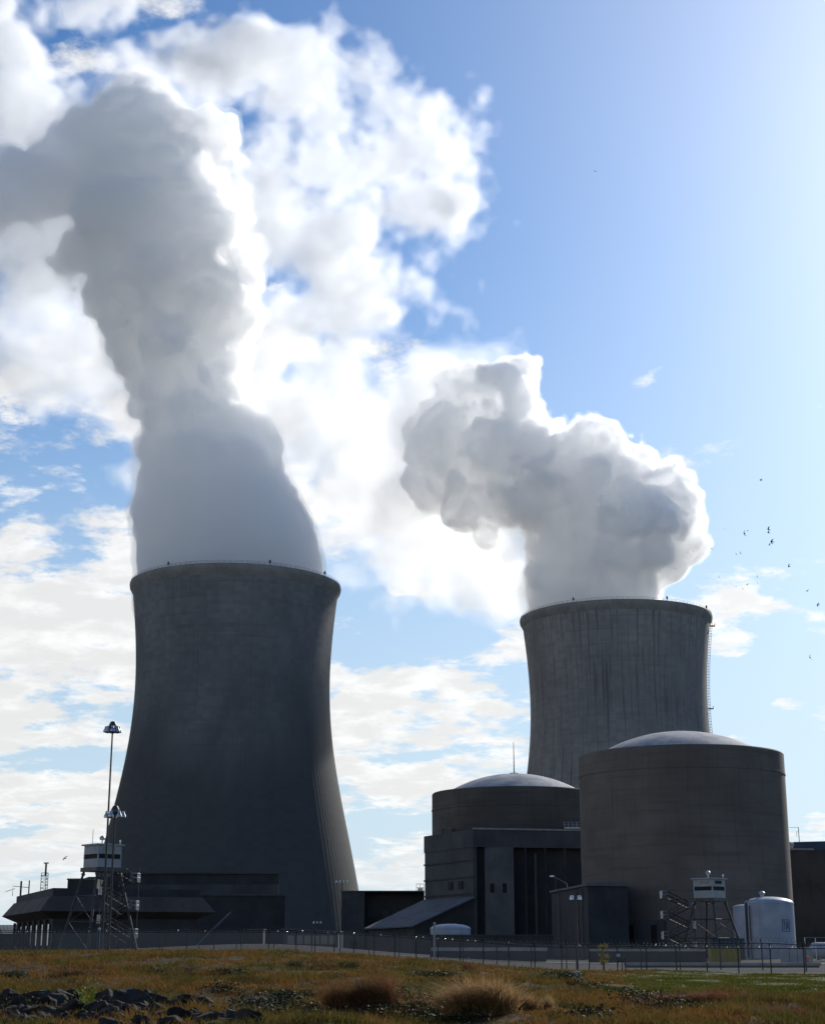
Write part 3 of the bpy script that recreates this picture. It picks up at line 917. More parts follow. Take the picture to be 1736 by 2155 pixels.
# roof masts
q = OA + uo * (lo_ * 0.2)
q = at(94, 1872, 295); q.z = 11.6
ms = MB()
ht, wd = at(94, 1838, 295).z, 0.62
for sx, sy in ((-1, -1), (1, -1), (0, 1)):
    ms.tube([(q.x + sx * wd, q.y + sy * wd, q.z), (q.x + sx * wd, q.y + sy * wd, ht)], 0.06, 4)
zs = np.linspace(q.z, ht, 7)
for i, z in enumerate(zs):
    c = [(q.x - wd, q.y - wd, z), (q.x + wd, q.y - wd, z), (q.x, q.y + wd, z), (q.x - wd, q.y - wd, z)]
    ms.tube(c, 0.035, 4)
    if i < 6:
        s = 1 if i % 2 else -1
        ms.tube([(q.x - s * wd, q.y - wd, z), (q.x + s * wd, q.y - wd, zs[i + 1])], 0.035, 4)
zt2 = at(94, 1817, 295).z
ms.tube([(q.x, q.y, ht - .6), (q.x, q.y, zt2)], 0.18, 8).tube([(q.x - .45, q.y, zt2), (q.x + .45, q.y, zt2)], 0.12, 6)
ms.build('lattice_mast', M['dark_steel'], ob)
q = at(43, 1886, 322); q.z = 11.6
zt2 = at(43, 1855, 322).z
MB().tube([(q.x, q.y, q.z), (q.x, q.y, zt2)], 0.2, 6).tube([(q.x - 1.6, q.y, q.z), (q.x - 1.6, q.y, q.z + 1.9), (q.x + 1.6, q.y, q.z + 1.6)], 0.06, 4).tube([(q.x + 1.6, q.y, q.z + 0.3), (q.x + 1.6, q.y, q.z + 3.0)], 0.14, 5).tube([(q.x - 3.0, q.y, q.z + .8), (q.x - 1.2, q.y, q.z + 1.4)], 0.05, 4).build('antenna_frame', M['dark_steel'], ob)

ab = thing('storage_building', 'plain dark flat-roofed block between the mansard office and the watchtower', 'building', (at(170, 1853, 297).x, 297, 0))
pbox(142.5, 200, 1853, 297, 20, M['darkblock'], 'wall', ab)
pbox(186, 262, 1846, 306, 22, M['darkblock'], 'penthouse', ab, sk=7.0)
a, b = at(142.5, 1853, 297), at(200, 1853, 297)
MB().box(a.x - .1, b.x, 296.8, 317, a.z, a.z + .3).build('roof_edge', M['dark_steel'], ab)
lw = thing('distant_shed', 'low shed with bluish roof past the end of the mansard office', 'shed', (at(10, 1950, 345).x, 345, 0))
a, b = at(-60, 1950, 345), at(34, 1950, 345)
MB().box(a.x, b.x, 345, 365, 0, a.z - 1.6).build('wall', M['darkblock'], lw)
MB().add([(a.x, 344, a.z - 1.6), (b.x, 344, a.z - 1.6), (b.x, 355, a.z + .4), (a.x, 355, a.z + .4), (a.x, 366, a.z - 1.6), (b.x, 366, a.z - 1.6)],
         [(0, 1, 2, 3), (3, 2, 5, 4), (0, 3, 4), (1, 5, 2), (0, 4, 5, 1)]).build('roof', M['roofsheet'], lw)

# ------------------------------------------------------------------ yard walls, tanks, containers
dw = thing('retaining_wall', 'dark long wall under the half hidden pale tank', 'wall', (at(1000, 1975, 250).x, 250, 0))
a, b = at(866, 1970, 250), at(1165, 1970, 250)
MB().box(a.x, b.x, 250, 251, -0.4, a.z).build('wall', M['darkblock'], dw)
MB().box(a.x - .1, b.x + .1, 249.9, 251.1, a.z, a.z + .15).build('coping', M['block'], dw)
for i in range(12):
    x = a.x + (b.x - a.x) * (i + .5) / 12
    MB().box(x - .2, x + .2, 249.7, 249.999, -0.4, a.z - .1).build('buttress', M['darkblock'], dw)


def barrier(label, px0, px1, py, Y, h_cap, mat):
    a, b = at(px0, py, Y), at(px1, py, Y)
    t = thing('barrier_wall', label, 'wall', ((a.x + b.x) / 2, Y, 0), 'low yard walls')
    n = max(3, int((b.x - a.x) / 4))
    for i in range(n):
        x0, x1 = a.x + (b.x - a.x) * i / n, a.x + (b.x - a.x) * (i + 1) / n - 0.06
        MB().box(x0, x1, Y, Y + .5, -0.5, a.z - h_cap).build('wall_panel', mat, t)
    MB().box(a.x - .1, b.x + .1, Y - .12, Y + .62, a.z - h_cap, a.z).build('coping', M['concrete'], t)
    return t


barrier('low yard wall with pale coping left of the young yellow tree', 907, 1150, 1995, 205, 0.42, M['darkblock'])
barrier('low yard wall with pale coping behind the young yellow tree', 1240, 1485, 1998, 212, 0.30, M['darkblock'])
kb = barrier('thin pale kerb wall crossing the yard under the right watchtower', 1316, 1725, 2027, 168, 0.28, M['block'])


def tank(label, c, rad, z_rim, z_top, group=None):
    t = thing('storage_tank', label, 'storage tank', (c[0], c[1], 0), group)
    MB().lathe([(rad + .12, -0.4), (rad + .12, 0.25), (rad, 0.3), (rad, z_rim - .12), (rad + .06, z_rim - .1), (rad + .06, z_rim)], 64, (c[0], c[1], 0)).build('wall', M['white'], t, smooth=True)
    prof = [(rad + .02, z_rim)]
    for i in range(1, 9):
        a = i / 8 * PI / 2
        prof.append((rad * (1 - i / 8) if i == 8 else rad * math.cos(a * 0.985), z_rim + (z_top - z_rim) * math.sin(a)))
    MB().lathe(prof, 64, (c[0], c[1], 0)).build('dome', M['white'], t, smooth=True)
    return t


TC = at(1620, 1940, 255); TR = 3.82
zr, zp = at(1571, 1902, 255).z, at(1612, 1888, 255).z
wt = tank('white domed water tank with blue square emblem on the right', (TC.x, 255), TR, zr, zp, 'white domed tanks')
MB().lathe([(0.3, 0.0), (0.3, 0.5), (0.5, 0.55), (0.5, 0.75), (0.25, 0.95), (0.0, 1.0)], 14, (TC.x - 1.0, 255, zp - .12)).build('vent', M['white'], wt, smooth=True)
MB().tube([(TC.x - TR * .99 - .1, 254.0, 0), (TC.x - TR * .99 - .1, 254.0, zr), (TC.x - TR + .5, 254.3, zr + .5)], 0.16, 8).tube([(TC.x - TR * .9 - .1, 253.0, 0), (TC.x - TR * .9 - .1, 253.0, zr - .4)], 0.1, 6).build('pipe', M['brown'], wt)
# emblem: square frame with letters, wrapped on the tank wall
af = math.atan2(-255 + EYE, -TC.x)
aface = af + math.asin(0.64)
zmid, hh = at(1652, 1949, 252).z, 0.86
hw = 0.72


def wrap(u_, z_, r_=TR + 0.025):
    a_ = aface + u_ / TR
    return (TC.x + r_ * math.cos(a_), 255 + r_ * math.sin(a_), z_)


lg = MB()


def stroke(p, q, w_):
    p, q = Vector(p), Vector(q)
    d_ = (q - p).normalized(); n_ = Vector((-d_.y, d_.x)) * (w_ / 2)
    n = max(1, int((q - p).length / 0.15))
    for i in range(n):
        s0, s1 = p + (q - p) * (i / n), p + (q - p) * ((i + 1) / n)
        pts = [s0 - n_, s1 - n_, s1 + n_, s0 + n_]
        fr = [wrap(x.x, zmid + x.y) for x in pts]
        bk = [wrap(x.x, zmid + x.y, TR - .02) for x in pts]
        lg.add(fr + bk, [(0, 1, 2, 3), (7, 6, 5, 4), (0, 4, 5, 1), (1, 5, 6, 2), (2, 6, 7, 3), (3, 7, 4, 0)])


for p, q in (((-hw, hh), (hw, hh)), ((-hw, -hh), (hw, -hh)), ((-hw, -hh), (-hw, hh)), ((hw, -hh), (hw, hh))):
    stroke(p, q, 0.13)
for p, q in (((-0.60, .6), (-0.16, .6)), ((-0.38, .6), (-0.38, -.62)),            # T
             ((-0.14, .64), (0.05, -.62)), ((0.05, -.62), (0.22, .64)),           # V
             ((0.12, -.64), (0.36, .64)), ((0.36, .64), (0.58, -.64)), ((0.22, -.22), (0.50, -.22))):   # A
    stroke(p, q, 0.12)
lg.build('emblem', M['logo_blue'], wt)

c = at(1590, 1908, 268)
t2 = tank('pale tank tucked behind the left side of the emblem tank', (c.x, 268), 3.75, at(1545, 1909, 268).z, at(1580, 1903, 268).z, 'white domed tanks')
c = at(948, 1955, 262)
t3 = tank('small pale domed tank showing above the dark wall left of the annex', (c.x, 262), 3.25, at(908, 1955, 262).z, at(948, 1945, 262).z, 'white domed tanks')

cn = thing('shipping_container', 'dark blue container behind the yellow bin near the right watchtower', 'container', (at(1530, 1985, 228).x, 228, 0))
a, b = at(1498, 1976, 228), at(1565, 1976, 228)
cb = MB()
n = 22
for i in range(n):
    x0, x1 = a.x + (b.x - a.x) * i / n, a.x + (b.x - a.x) * (i + 1) / n
    cb.box(x0, x1 - 0.002, 228 + (0.06 if i % 2 else 0), 230.4, 0.0, a.z - .1)
cb.build('corrugated_wall', M['blueclad'], cn)
MB().box(a.x - .05, b.x + .05, 227.95, 230.45, a.z - .1, a.z).build('roof', M['dark_steel'], cn)
for x in (a.x, b.x):
    MB().box(x - .08, x + .08, 227.9, 228.1, 0, a.z - .11).build('corner_post', M['dark_steel'], cn)
M['yellow'] = rough_mat('yellow_paint', (0.22, 0.17, 0.012), (0.30, 0.22, 0.02), 0.8, 0.6, 0.4)
yb = thing('waste_bin', 'faded yellow open waste bin in front of the dark blue container', 'bin', (at(1526, 2010, 206).x, 206, 0))
a, b = at(1496, 1995, 206), at(1557, 1995, 206)
MB().prism([(a.x, 206), (b.x, 206), (b.x, 208.2), (a.x, 208.2)], -0.2, a.z).build('hull', M['yellow'], yb)
MB().box(a.x - .08, b.x + .08, 205.9, 206.05, a.z - .14, a.z + .02).build('top_rail', M['yellow'], yb)
for k in range(6):
    x = a.x + (b.x - a.x) * (k + .5) / 6
    MB().box(x - .07, x + .07, 205.88, 205.999, -0.1, a.z - .15).build('rib', M['yellow'], yb)
wb = thing('barrier_block', 'row of white concrete blocks joined below the emblem tank', 'barrier', (at(1676, 2010, 206).x, 206, 0))
a, b = at(1643, 1995, 206), at(1709, 1995, 206)
n = 4
for i in range(n):
    x0, x1 = a.x + (b.x - a.x) * i / n, a.x + (b.x - a.x) * (i + 1) / n - .05
    MB().prism([(x0, 205.7), (x1, 205.7), (x1, 206.6), (x0, 206.6)], -0.3, a.z - (0.0 if i % 2 else .08)).build('block', M['pale'], wb, bevel=0.05)
M['orange'] = rough_mat('orange_plastic', (0.55, 0.11, 0.03), (0.62, 0.14, 0.04), 2.0, 0.5)
c = at(1700, 2024, 190)
tc = thing('traffic_drum', 'orange traffic drum beside the white concrete blocks', 'traffic drum', (c.x, 190, zg(c.x, 190)))
z0 = zg(c.x, 190)
MB().lathe([(0.42, 0.0), (0.42, 0.08), (0.32, 0.1), (0.31, 0.45), (0.28, 0.47), (0.27, 0.8), (0.25, 0.82), (0.24, 1.0), (0.0, 1.02)], 16, (c.x, 190, z0), cap0=True).build('drum', M['orange'], tc, smooth=True)
MB().lathe([(0.315, 0.5), (0.285, 0.62)], 16, (c.x, 190, z0)).lathe([(0.275, 0.83), (0.26, 0.93)], 16, (c.x, 190, z0)).build('reflective_band', M['white'], tc)
c = at(1742, 1990, 222)
ht_ = thing('gas_tank', 'white horizontal gas tank on saddles at the right edge', 'storage tank', (c.x, 222, 0))
vs = MB()
prof = [(0.0, -2.6), (0.7, -2.45), (1.05, -2.05), (1.1, -1.8), (1.1, 1.8), (1.05, 2.05), (0.7, 2.45), (0.0, 2.6)]
vs.lathe(prof, 28)
zt3 = at(1742, 1984, 222).z - 1.1
vs.v = [Vector((c.x + v.z, 222 + v.y, zt3 + v.x)) for v in vs.v]
vs.build('vessel', M['white'], ht_, smooth=True)
for o in (-1.3, 1.3):
    MB().box(c.x + o - .15, c.x + o + .15, 221.4, 222.6, 0, zt3 - .75).build('saddle', M['concrete'], ht_)
pg = thing('pipe_frame', 'thin pale pipe frame standing around the gas tank at the right edge', 'frame', (c.x, 219, 0))
x0, x1, zf = at(1693, 1974, 219).x, at(1760, 1974, 219).x, at(1693, 1974, 219).z
fr = MB()
for x in np.linspace(x0, x1, 4):
    MB().tube([(x, 219, -0.2), (x, 219, zf)], 0.06, 6).build('upright', M['steel'], pg)
MB().tube([(x0, 219, zf), (x1, 219, zf)], 0.06, 6).build('top_rail', M['steel'], pg)

# ------------------------------------------------------------------ watchtowers
def watchtower(label, px, Y, ztop, rot, stair_dx, base_z, cabw, sun_face):
    c = at(px, 1900, Y)
    t = thing('watchtower', label, 'watchtower', (c.x, Y, base_z), 'security watchtowers')
    rotm = Matrix.Rotation(rot, 4, 'Z')

    def W(x, y, z):
        v = rotm @ Vector((x, y, 0))
        return Vector((c.x + v.x, Y + v.y, z))
    h = cabw / 2
    zc0 = ztop - 2.85
    zp = zc0 - 0.5

    def rbox(x0, x1, y0, y1, z0, z1, mb=None):
        mb = mb or MB()
        return mb.prism([W(x0, y0, 0), W(x1, y0, 0), W(x1, y1, 0), W(x0, y1, 0)], z0, z1)
    rbox(-h - .25, h + .25, -h - .25, h + .25, zp, zc0).build('platform', M['dark_steel'], t)
    w1 = rbox(-h, h, -h, h, zc0, zc0 + 1.05).build('lower_wall', M['pale'], t)
    rbox(-h + .1, h - .1, -h + .1, h - .1, zc0 + 1.05, zc0 + 1.62).build('window_band', M['hole'], t)
    rbox(-h, h, -h, h, zc0 + 1.62, ztop - .18).build('upper_wall', M['pale'], t)
    for sx in (-1, 1):
        for sy in (-1, 1):
            rbox(sx * (h - .06) - .08, sx * (h - .06) + .08, sy * (h - .06) - .08, sy * (h - .06) + .08, zc0 + 1.05, zc0 + 1.62).build('corner_post', M['pale'], t)
    rbox(-h - .28, h + .28, -h - .28, h + .28, ztop - .18, ztop).build('roof', M['pale'], t)
    # upper panes on the two visible faces, framed
    rbox(-h * .55, h * .45, -h - .03, -h + .02, ztop - .85, ztop - .40).build('upper_pane', M['glass'] if sun_face else M['hole'], t)
    rbox(-h - .03, -h + .02, -h * .6, h * .3, ztop - .85, ztop - .40).build('upper_pane', M['pale'] if sun_face else M['glass'], t)
    # roof lamp and whip aerial
    q = W(-h * .1, 0, ztop)
    MB().tube([q, q + Vector((0, 0, .55))], 0.09, 6).lathe([(0.0, .5), (.32, .55), (.36, .85), (.2, 1.05), (0.0, 1.1)], 12, q).build('roof_lamp', M['steel'], t, smooth=True)
    q = W(-h * .8, h * .2, ztop)
    MB().tube([q, q + Vector((0, 0, 1.8))], 0.03, 4).build('aerial', M['dark_steel'], t)
    q = W(h * .9, -h * .9, ztop)
    MB().tube([q, q + Vector((0, 0, .3))], 0.05, 5).lathe([(0, .25), (.12, .3), (.12, .5), (0, .55)], 8, q).build('camera_dome', M['steel'], t, smooth=True)
    # splayed legs with braces
    sp = 2.5
    tops, feet = [], []
    for sx, sy in ((-1, -1), (1, -1), (1, 1), (-1, 1)):
        a, b = W(sx * h * .95, sy * h * .95, zp), W(sx * (h + sp * .72), sy * (h + sp * .72), base_z - .1)
        tops.append(a); feet.append(b)
        MB().tube([a, b], 0.16, 8).build('leg', M['post'], t)
        MB().tube([a + (b - a) * .02, a + (b - a) * .04], 0.26, 8).build('leg_collar', M['dark_steel'], t)
        MB().box(b.x - .45, b.x + .45, b.y - .45, b.y + .45, base_z - .3, base_z + .18).build('footing', M['concrete'], t)
    br = MB()
    for i in range(4):
        j = (i + 1) % 4
        for f0, f1 in ((.30, .30), (.62, .62)):
            br.tube([tops[i] + (feet[i] - tops[i]) * f0, tops[j] + (feet[j] - tops[j]) * f1], 0.06, 5)
        br.tube([tops[i] + (feet[i] - tops[i]) * .30, tops[j] + (feet[j] - tops[j]) * .62], 0.045, 5)
        br.tube([tops[i] + (feet[i] - tops[i]) * .62, tops[j] + (feet[j] - tops[j]) * .97], 0.045, 5)
    br.build('bracing', M['post'], t)
    # switchback stair beside the legs
    n = 6
    hs = (zc0 - base_z) / n
    sw = 1.5
    x0 = c.x + stair_dx
    for i in range(n):
        d = 1 if i % 2 == 0 else -1
        xa, xb = x0 - d * sw, x0 + d * sw
        za, zb = base_z + hs * i, base_z + hs * (i + 1)
        yy = Y + 0.2 + (0.75 if i % 2 else 0)
        fl = MB()
        for o in (0, .7):
            fl.tube([(xa, yy + o, za), (xb, yy + o, zb)], 0.07, 5)
        for k in range(8):
            f = (k + .5) / 8
            xx = xa + (xb - xa) * f
            fl.box(xx - .13, xx + .13, yy, yy + .7, za + (zb - za) * f, za + (zb - za) * f + .04)
        f_ = fl.build('stair_flight', M['post'], t)
        hr = MB()
        for o in (-.04, .74):
            for h_ in (.55, 1.05):
                hr.tube([(xa, yy + o, za + h_), (xb, yy + o, zb + h_)], 0.055, 6)
            for f in (0.0, .5, 1.0):
                hr.tube([(xa + (xb - xa) * f, yy + o, za + (zb - za) * f), (xa + (xb - xa) * f, yy + o, za + (zb - za) * f + 1.05)], 0.045, 5)
        hr.build('handrail', M['post'], f_)
        ld = MB()
        lx0, lx1 = (xb, xb + d * .9) if d > 0 else (xb + d * .9, xb)
        ld.box(lx0, lx1, Y + .1, Y + 1.8, zb - .06, zb + .02)
        l_ = ld.build('landing', M['dark_steel'], t)
        rl = MB()
        xe = xb + d * .88
        for yv in (Y + .12, Y + .95, Y + 1.78):
            rl.tube([(xe, yv, zb), (xe, yv, zb + 1.08)], 0.05, 5)
        for h_ in (.55, 1.05):
            rl.tube([(xb, Y + .12, zb + h_), (xe, Y + .12, zb + h_), (xe, Y + 1.78, zb + h_), (xb, Y + 1.78, zb + h_)], 0.04, 6)
        rl.build('landing_railing', M['steel'], l_)
    for xx in (x0 - sw - .85, x0 + sw + .85):
        MB().tube([(xx, Y + 1.0, base_z - .1), (xx, Y + 1.0, zc0)], 0.07, 6).build('stair_post', M['post'], t)
    wk = MB()
    xs = sorted((x0, c.x))
    wk.box(xs[0] - .8, xs[1] + .8, Y + .6, Y + 1.8, zc0 - .12, zc0 - .04)
    wk.build('gangway', M['dark_steel'], t)
    return t


watchtower('tall white-cabbed steel watchtower on splayed legs at the left, with zigzag stair', 211, 200, at(211, 1778, 200).z, R(42), 2.1, 1.15, 3.35, True)
watchtower('smaller white-cabbed watchtower in front of the nearer reactor building', 1494, 236, at(1494, 1849, 236).z, R(46), -4.6, -0.05, 3.3, False)

# ------------------------------------------------------------------ light masts and poles
def light_mast(label, px, Y, pylamp, pyfoot_z, nl, ring_r, tilt=0.0):
    c = at(px, pylamp, Y)
    t = thing('light_mast', label, 'light mast', (c.x, Y, pyfoot_z), 'floodlight masts')
    MB().tube([(c.x - tilt, Y, pyfoot_z - .1), (c.x, Y, c.z)], 0.15, 10, 0.09).build('pole', M['post'], t, smooth=True)
    MB().lathe([(0.0, .95), (0.25, .9), (0.45, .55), (0.5, .2), (0.42, 0.0), (0.0, -.05)], 14, c).build('hood', M['dark_steel'], t, smooth=True)
    rg = MB()
    rg.tube([(c.x + ring_r * .7 * math.cos(2 * PI * k / 20), Y + ring_r * .7 * math.sin(2 * PI * k / 20), c.z + .12) for k in range(21)], 0.05, 6)
    for k in range(4):
        a = k * PI / 2 + .3
        rg.tube([(c.x, Y, c.z + .12), (c.x + ring_r * .7 * math.cos(a), Y + ring_r * .7 * math.sin(a), c.z + .12)], 0.05, 5)
    rg.build('ring', M['post'], t)
    for k in range(nl):
        a = 2 * PI * k / nl + .2
        o = (c.x + ring_r * math.cos(a), Y + ring_r * math.sin(a), c.z - .28)
        MB().lathe([(0.0, .62), (0.13, .6), (0.17, .35), (0.30, .12), (0.32, -.05), (0.26, -.12), (0.0, -.14)], 12, o).build('floodlight', M['steel'], t, smooth=True)


light_mast('tallest floodlight mast at the left, rising well above the watchtower', 237, 186, 1535, 1.1, 8, 0.78)
light_mast('second floodlight mast with its lamp ring just above the left watchtower', 242, 176, 1714, 1.1, 6, 0.9)


def cross_pole(label, px, Y, pylamp, nl, sp, lit=False):
    c = at(px, pylamp, Y)
    z0 = zg(c.x, Y)
    t = thing('light_pole', label, 'light pole', (c.x, Y, z0), 'small yard light poles')
    MB().tube([(c.x, Y, z0 - .1), (c.x, Y, c.z + .1)], 0.13, 8, 0.09).build('pole', M['post'], t)
    MB().tube([(c.x - sp * (nl - 1) / 2 - .2, Y, c.z), (c.x + sp * (nl - 1) / 2 + .2, Y, c.z)], 0.06, 6).build('crossarm', M['post'], t)
    for k in range(nl):
        x = c.x + sp * (k - (nl - 1) / 2)
        MB().lathe([(0.0, .42), (0.14, .4), (0.2, .2), (0.22, 0.02), (0.0, 0.0)], 10, (x, Y - .1, c.z - .2)).build('lamp', M['steel'], t, smooth=True)


cross_pole('four-lamp light pole against the lower right flank of the left tower', 720, 330, 1856, 4, 0.72)
cross_pole('short three-lamp light pole left of the four-lamp pole', 668, 330, 1942, 3, 0.7)
cross_pole('T-shaped light pole before the dark service building', 1211, 152, 1890, 2, 0.7)
c = at(914, 1946, 150)
pz = zg(c.x, 150)
tpole = thing('utility_post', 'thin pale post in front of the small domed tank', 'post', (c.x, 150, pz))
MB().tube([(c.x, 150, pz - .1), (c.x, 150, c.z)], 0.08, 7).build('shaft', M['concrete'], tpole)
MB().lathe([(0.11, 0), (0.11, .12), (0.0, .2)], 10, (c.x, 150, c.z)).build('cap', M['concrete'], tpole)
c = at(206, 2008, 140)
pz = zg(c.x, 140)
bp = thing('bollard', 'dark blue bollard post at the near foot of the left watchtower', 'bollard', (c.x, 140, pz))
MB().tube([(c.x, 140, pz - .1), (c.x, 140, pz + 1.9)], 0.1, 8).build('shaft', M['blueclad'], bp)
MB().lathe([(0.13, 0), (0.13, .15), (0.0, .24)], 10, (c.x, 140, pz + 1.9)).build('cap', M['pale'], bp)
c = at(1308, 2040, 128)
pz = zg(c.x, 128)
gp = thing('gate_stand', 'pair of short dark posts with a small white box, below the yellow tree', 'stand', (c.x, 128, pz))
for o in (-.32, .05, .36):
    MB().tube([(c.x + o, 128 + abs(o) * .5, pz - .1), (c.x + o * .75, 128, pz + 1.2)], 0.045, 6).build('post', M['dark_steel'], gp)
MB().box(c.x - .34, c.x - .1, 127.88, 128.12, pz + 1.2, pz + 1.42).build('box', M['white'], gp)
MB().tube([(c.x - .3, 128, pz + .9), (c.x + .3, 128, pz + .9)], 0.03, 5).build('crossbar', M['dark_steel'], gp)
c = at(1212, 2063, 99)
pz = zg(c.x, 99)
ub = thing('utility_box', 'small pale concrete junction box beside the dark bush on the lawn edge', 'junction box', (c.x, 99, pz))
MB().box(c.x - .28, c.x + .26, 98.7, 99.3, pz - .1, pz + .52).build('body', M['concrete'], ub, bevel=0.02)
MB().box(c.x - .32, c.x + .30, 98.66, 99.34, pz + .521, pz + .6).build('lid', M['concrete'], ub, bevel=0.015)
MB().box(c.x + .15, c.x + .62, 98.5, 99.0, pz - .1, pz + .08).build('slab', M['white'], ub)

# ------------------------------------------------------------------ security fence
FP = [(-64.0, 176.0), (-12.0, 168.0), (6.5, 150.0), (40.0, 122.0), (62.0, 110.0)]


def path_points(P, step):
    out = []
    for (x0, y0), (x1, y1) in zip(P, P[1:]):
        L = math.hypot(x1 - x0, y1 - y0)
        n = max(1, round(L / step))
        out += [(x0 + (x1 - x0) * i / n, y0 + (y1 - y0) * i / n) for i in range(n)]
    return out + [P[-1]]


def mesh_fabric():
    m, t = new_mat('chain_link')
    uv = t.n('ShaderNodeUVMap', uv_map='UVMap').outputs[0]
    b = t.n('ShaderNodeBsdfPrincipled', {'Base Color': (0.17, 0.18, 0.19, 1), 'Roughness': 0.5, 'Metallic': 0.5})
    tr = t.n('ShaderNodeBsdfTransparent')
    mx = t.n('ShaderNodeMixShader', {0: 0.17, 1: tr.outputs[0], 2: b.outputs[0]})
    t.n('ShaderNodeOutputMaterial', {'Surface': mx.outputs[0]})
    return m


M['link'] = mesh_fabric()


def fence(label, P, h, step, wire=True, bright=False):
    pts = path_points(P, step)
    t = thing('security_fence', label, 'fence', (pts[0][0], pts[0][1], zg(*pts[0])), 'security fences')
    for x, y in pts:
        z = zg(x, y)
        MB().tube([(x, y, z - .2), (x, y, z + h), (x - .12, y - .28, z + h + .35)], 0.055, 6).build('post', M['post'], t)
    vs, fs, uv = [], [], []
    for i, (x, y) in enumerate(pts):
        z = zg(x, y)
        vs += [(x, y + .06, z + .03), (x, y + .06, z + h)]; uv += [(i, 0), (i, 1)]
        if i: fs.append((2 * i - 2, 2 * i, 2 * i + 1, 2 * i - 1))
    link_mesh('chain_link', vs, fs, M['link'], t, uvs=uv)
    rl = MB()
    for hh_ in (h,):
        rl.tube([(x, y, zg(x, y) + hh_) for x, y in pts], 0.035, 5)
    rl.build('top_rail', M['post'], t)
    # coiled razor wire along the top
    fine = path_points(P, 0.42)
    k, co = 0, []
    for (x0, y0), (x1, y1) in zip(fine, fine[1:]):
        z0 = zg(x0, y0) + h + .30
        for j in range(7):
            f = j / 7
            a = 2 * PI * j / 7
            co.append((x0 + (x1 - x0) * f, y0 + (y1 - y0) * f - .1 + .24 * math.cos(a), z0 + .24 * math.sin(a)))
    w_ = MB(); w_.tube(co, 0.009, 3)
    w_.build('razor_wire', M['post'], t)
    # small bright insulators
    ir = random.Random(len(P) + int(h * 10))
    for i, (x, y) in enumerate(path_points(P, step / 3)):
        if ir.random() < 0.62:
            continue
        z = zg(x, y) + h + .12 + ir.uniform(-.05, .05)
        q_ = ir.uniform(.018, .045)
        if bright:
            MB().lathe([(0.0, -.09), (q_, -.05), (q_, .05), (0.0, .09)], 6, (x, y - .12, z)).build('insulator', M['glint'], t)
    return t


mgl, tgl = new_mat('bright_cap')
M['glint'] = finish(mgl, tgl, (0.85, 0.85, 0.85), 0.25, 0.9, spec=0.8)
fence('outer chain-link security fence with razor coils, nearest the grass', FP, 2.0, 2.9, bright=True)
fence('inner chain-link fence standing just behind the outer one', [(x * 1.05 + 1.5, y + 11) for x, y in FP], 2.3, 4.2)

# ------------------------------------------------------------------ vegetation and stones
def leaf_mat(name, c1, c2, scale, rough=0.6, trans=0.35, spec=0.3, c3=None):
    m, t = new_mat(name)
    p = t.n('ShaderNodeNewGeometry').outputs['Position']
    a = t.noise(p, scale, 4.0, 0.6)
    col = t.mix(t.ramp(a, 0.36, 0.64), c1, c2)
    if c3:
        b = t.noise(p, scale * 9.0, 2.0, 0.6)
        col = t.mix(t.ramp(b, 0.52, 0.66), col, c3)
    b = t.n('ShaderNodeBsdfPrincipled', {'Base Color': col, 'Roughness': rough, 'Specular IOR Level': spec})
    tl = t.n('ShaderNodeBsdfTranslucent', {'Color': col})
    mx = t.n('ShaderNodeMixShader', {0: trans, 1: b.outputs[0], 2: tl.outputs[0]})
    t.n('ShaderNodeOutputMaterial', {'Surface': mx.outputs[0]})
    return m


def grass_mat():
    """Dry grass in clear patches: rust, straw, olive and near-black brown."""
    m, t = new_mat('dry_grass')
    p = t.n('ShaderNodeNewGeometry').outputs['Position']
    q = t.n('ShaderNodeVectorMath', {0: p, 1: (1.0, 0.55, 1.0)}, operation='MULTIPLY').outputs[0]
    a = t.noise(q, 0.22, 4.0, 0.6, 0.5)
    b = t.noise(q, 0.55, 4.0, 0.6, 0.5)
    c = t.noise(p, 1.6, 3.0, 0.6)
    col = t.mix(t.ramp(a, 0.42, 0.58), (0.19, 0.098, 0.028), (0.098, 0.088, 0.020))
    col = t.mix(t.ramp(b, 0.50, 0.62, 0.0, 0.75), col, (0.062, 0.042, 0.014))
    col = t.mix(t.ramp(c, 0.52, 0.70, 0.0, 0.7), col, (0.25, 0.15, 0.055))
    b_ = t.n('ShaderNodeBsdfPrincipled', {'Base Color': col, 'Roughness': 0.9, 'Specular IOR Level': 0.04})
    tl = t.n('ShaderNodeBsdfTranslucent', {'Color': col})
    mx = t.n('ShaderNodeMixShader', {0: 0.3, 1: b_.outputs[0], 2: tl.outputs[0]})
    t.n('ShaderNodeOutputMaterial', {'Surface': mx.outputs[0]})
    return m


M['drygrass'] = grass_mat()
M['greengrass'] = leaf_mat('green_grass', (0.075, 0.090, 0.014), (0.105, 0.092, 0.022), 0.2, 0.9, 0.35, 0.03)
M['tan'] = leaf_mat('tan_plumes', (0.34, 0.22, 0.10), (0.25, 0.145, 0.06), 1.2, 0.8, 0.45, 0.1, (0.40, 0.28, 0.15))
M['russet'] = leaf_mat('russet_stems', (0.19, 0.085, 0.042), (0.13, 0.075, 0.034), 1.0, 0.8, 0.35, 0.1)
M['darkleaf'] = leaf_mat('dark_glossy_leaf', (0.018, 0.022, 0.010), (0.034, 0.034, 0.015), 1.5, 0.6, 0.12, 0.08)
M['bushleaf'] = leaf_mat('dark_bush_leaf', (0.022, 0.032, 0.010), (0.045, 0.050, 0.016), 1.0, 0.6, 0.2, 0.2)
M['limeleaf'] = leaf_mat('lime_weed_leaf', (0.22, 0.30, 0.03), (0.14, 0.22, 0.02), 2.0, 0.5, 0.5, 0.3)
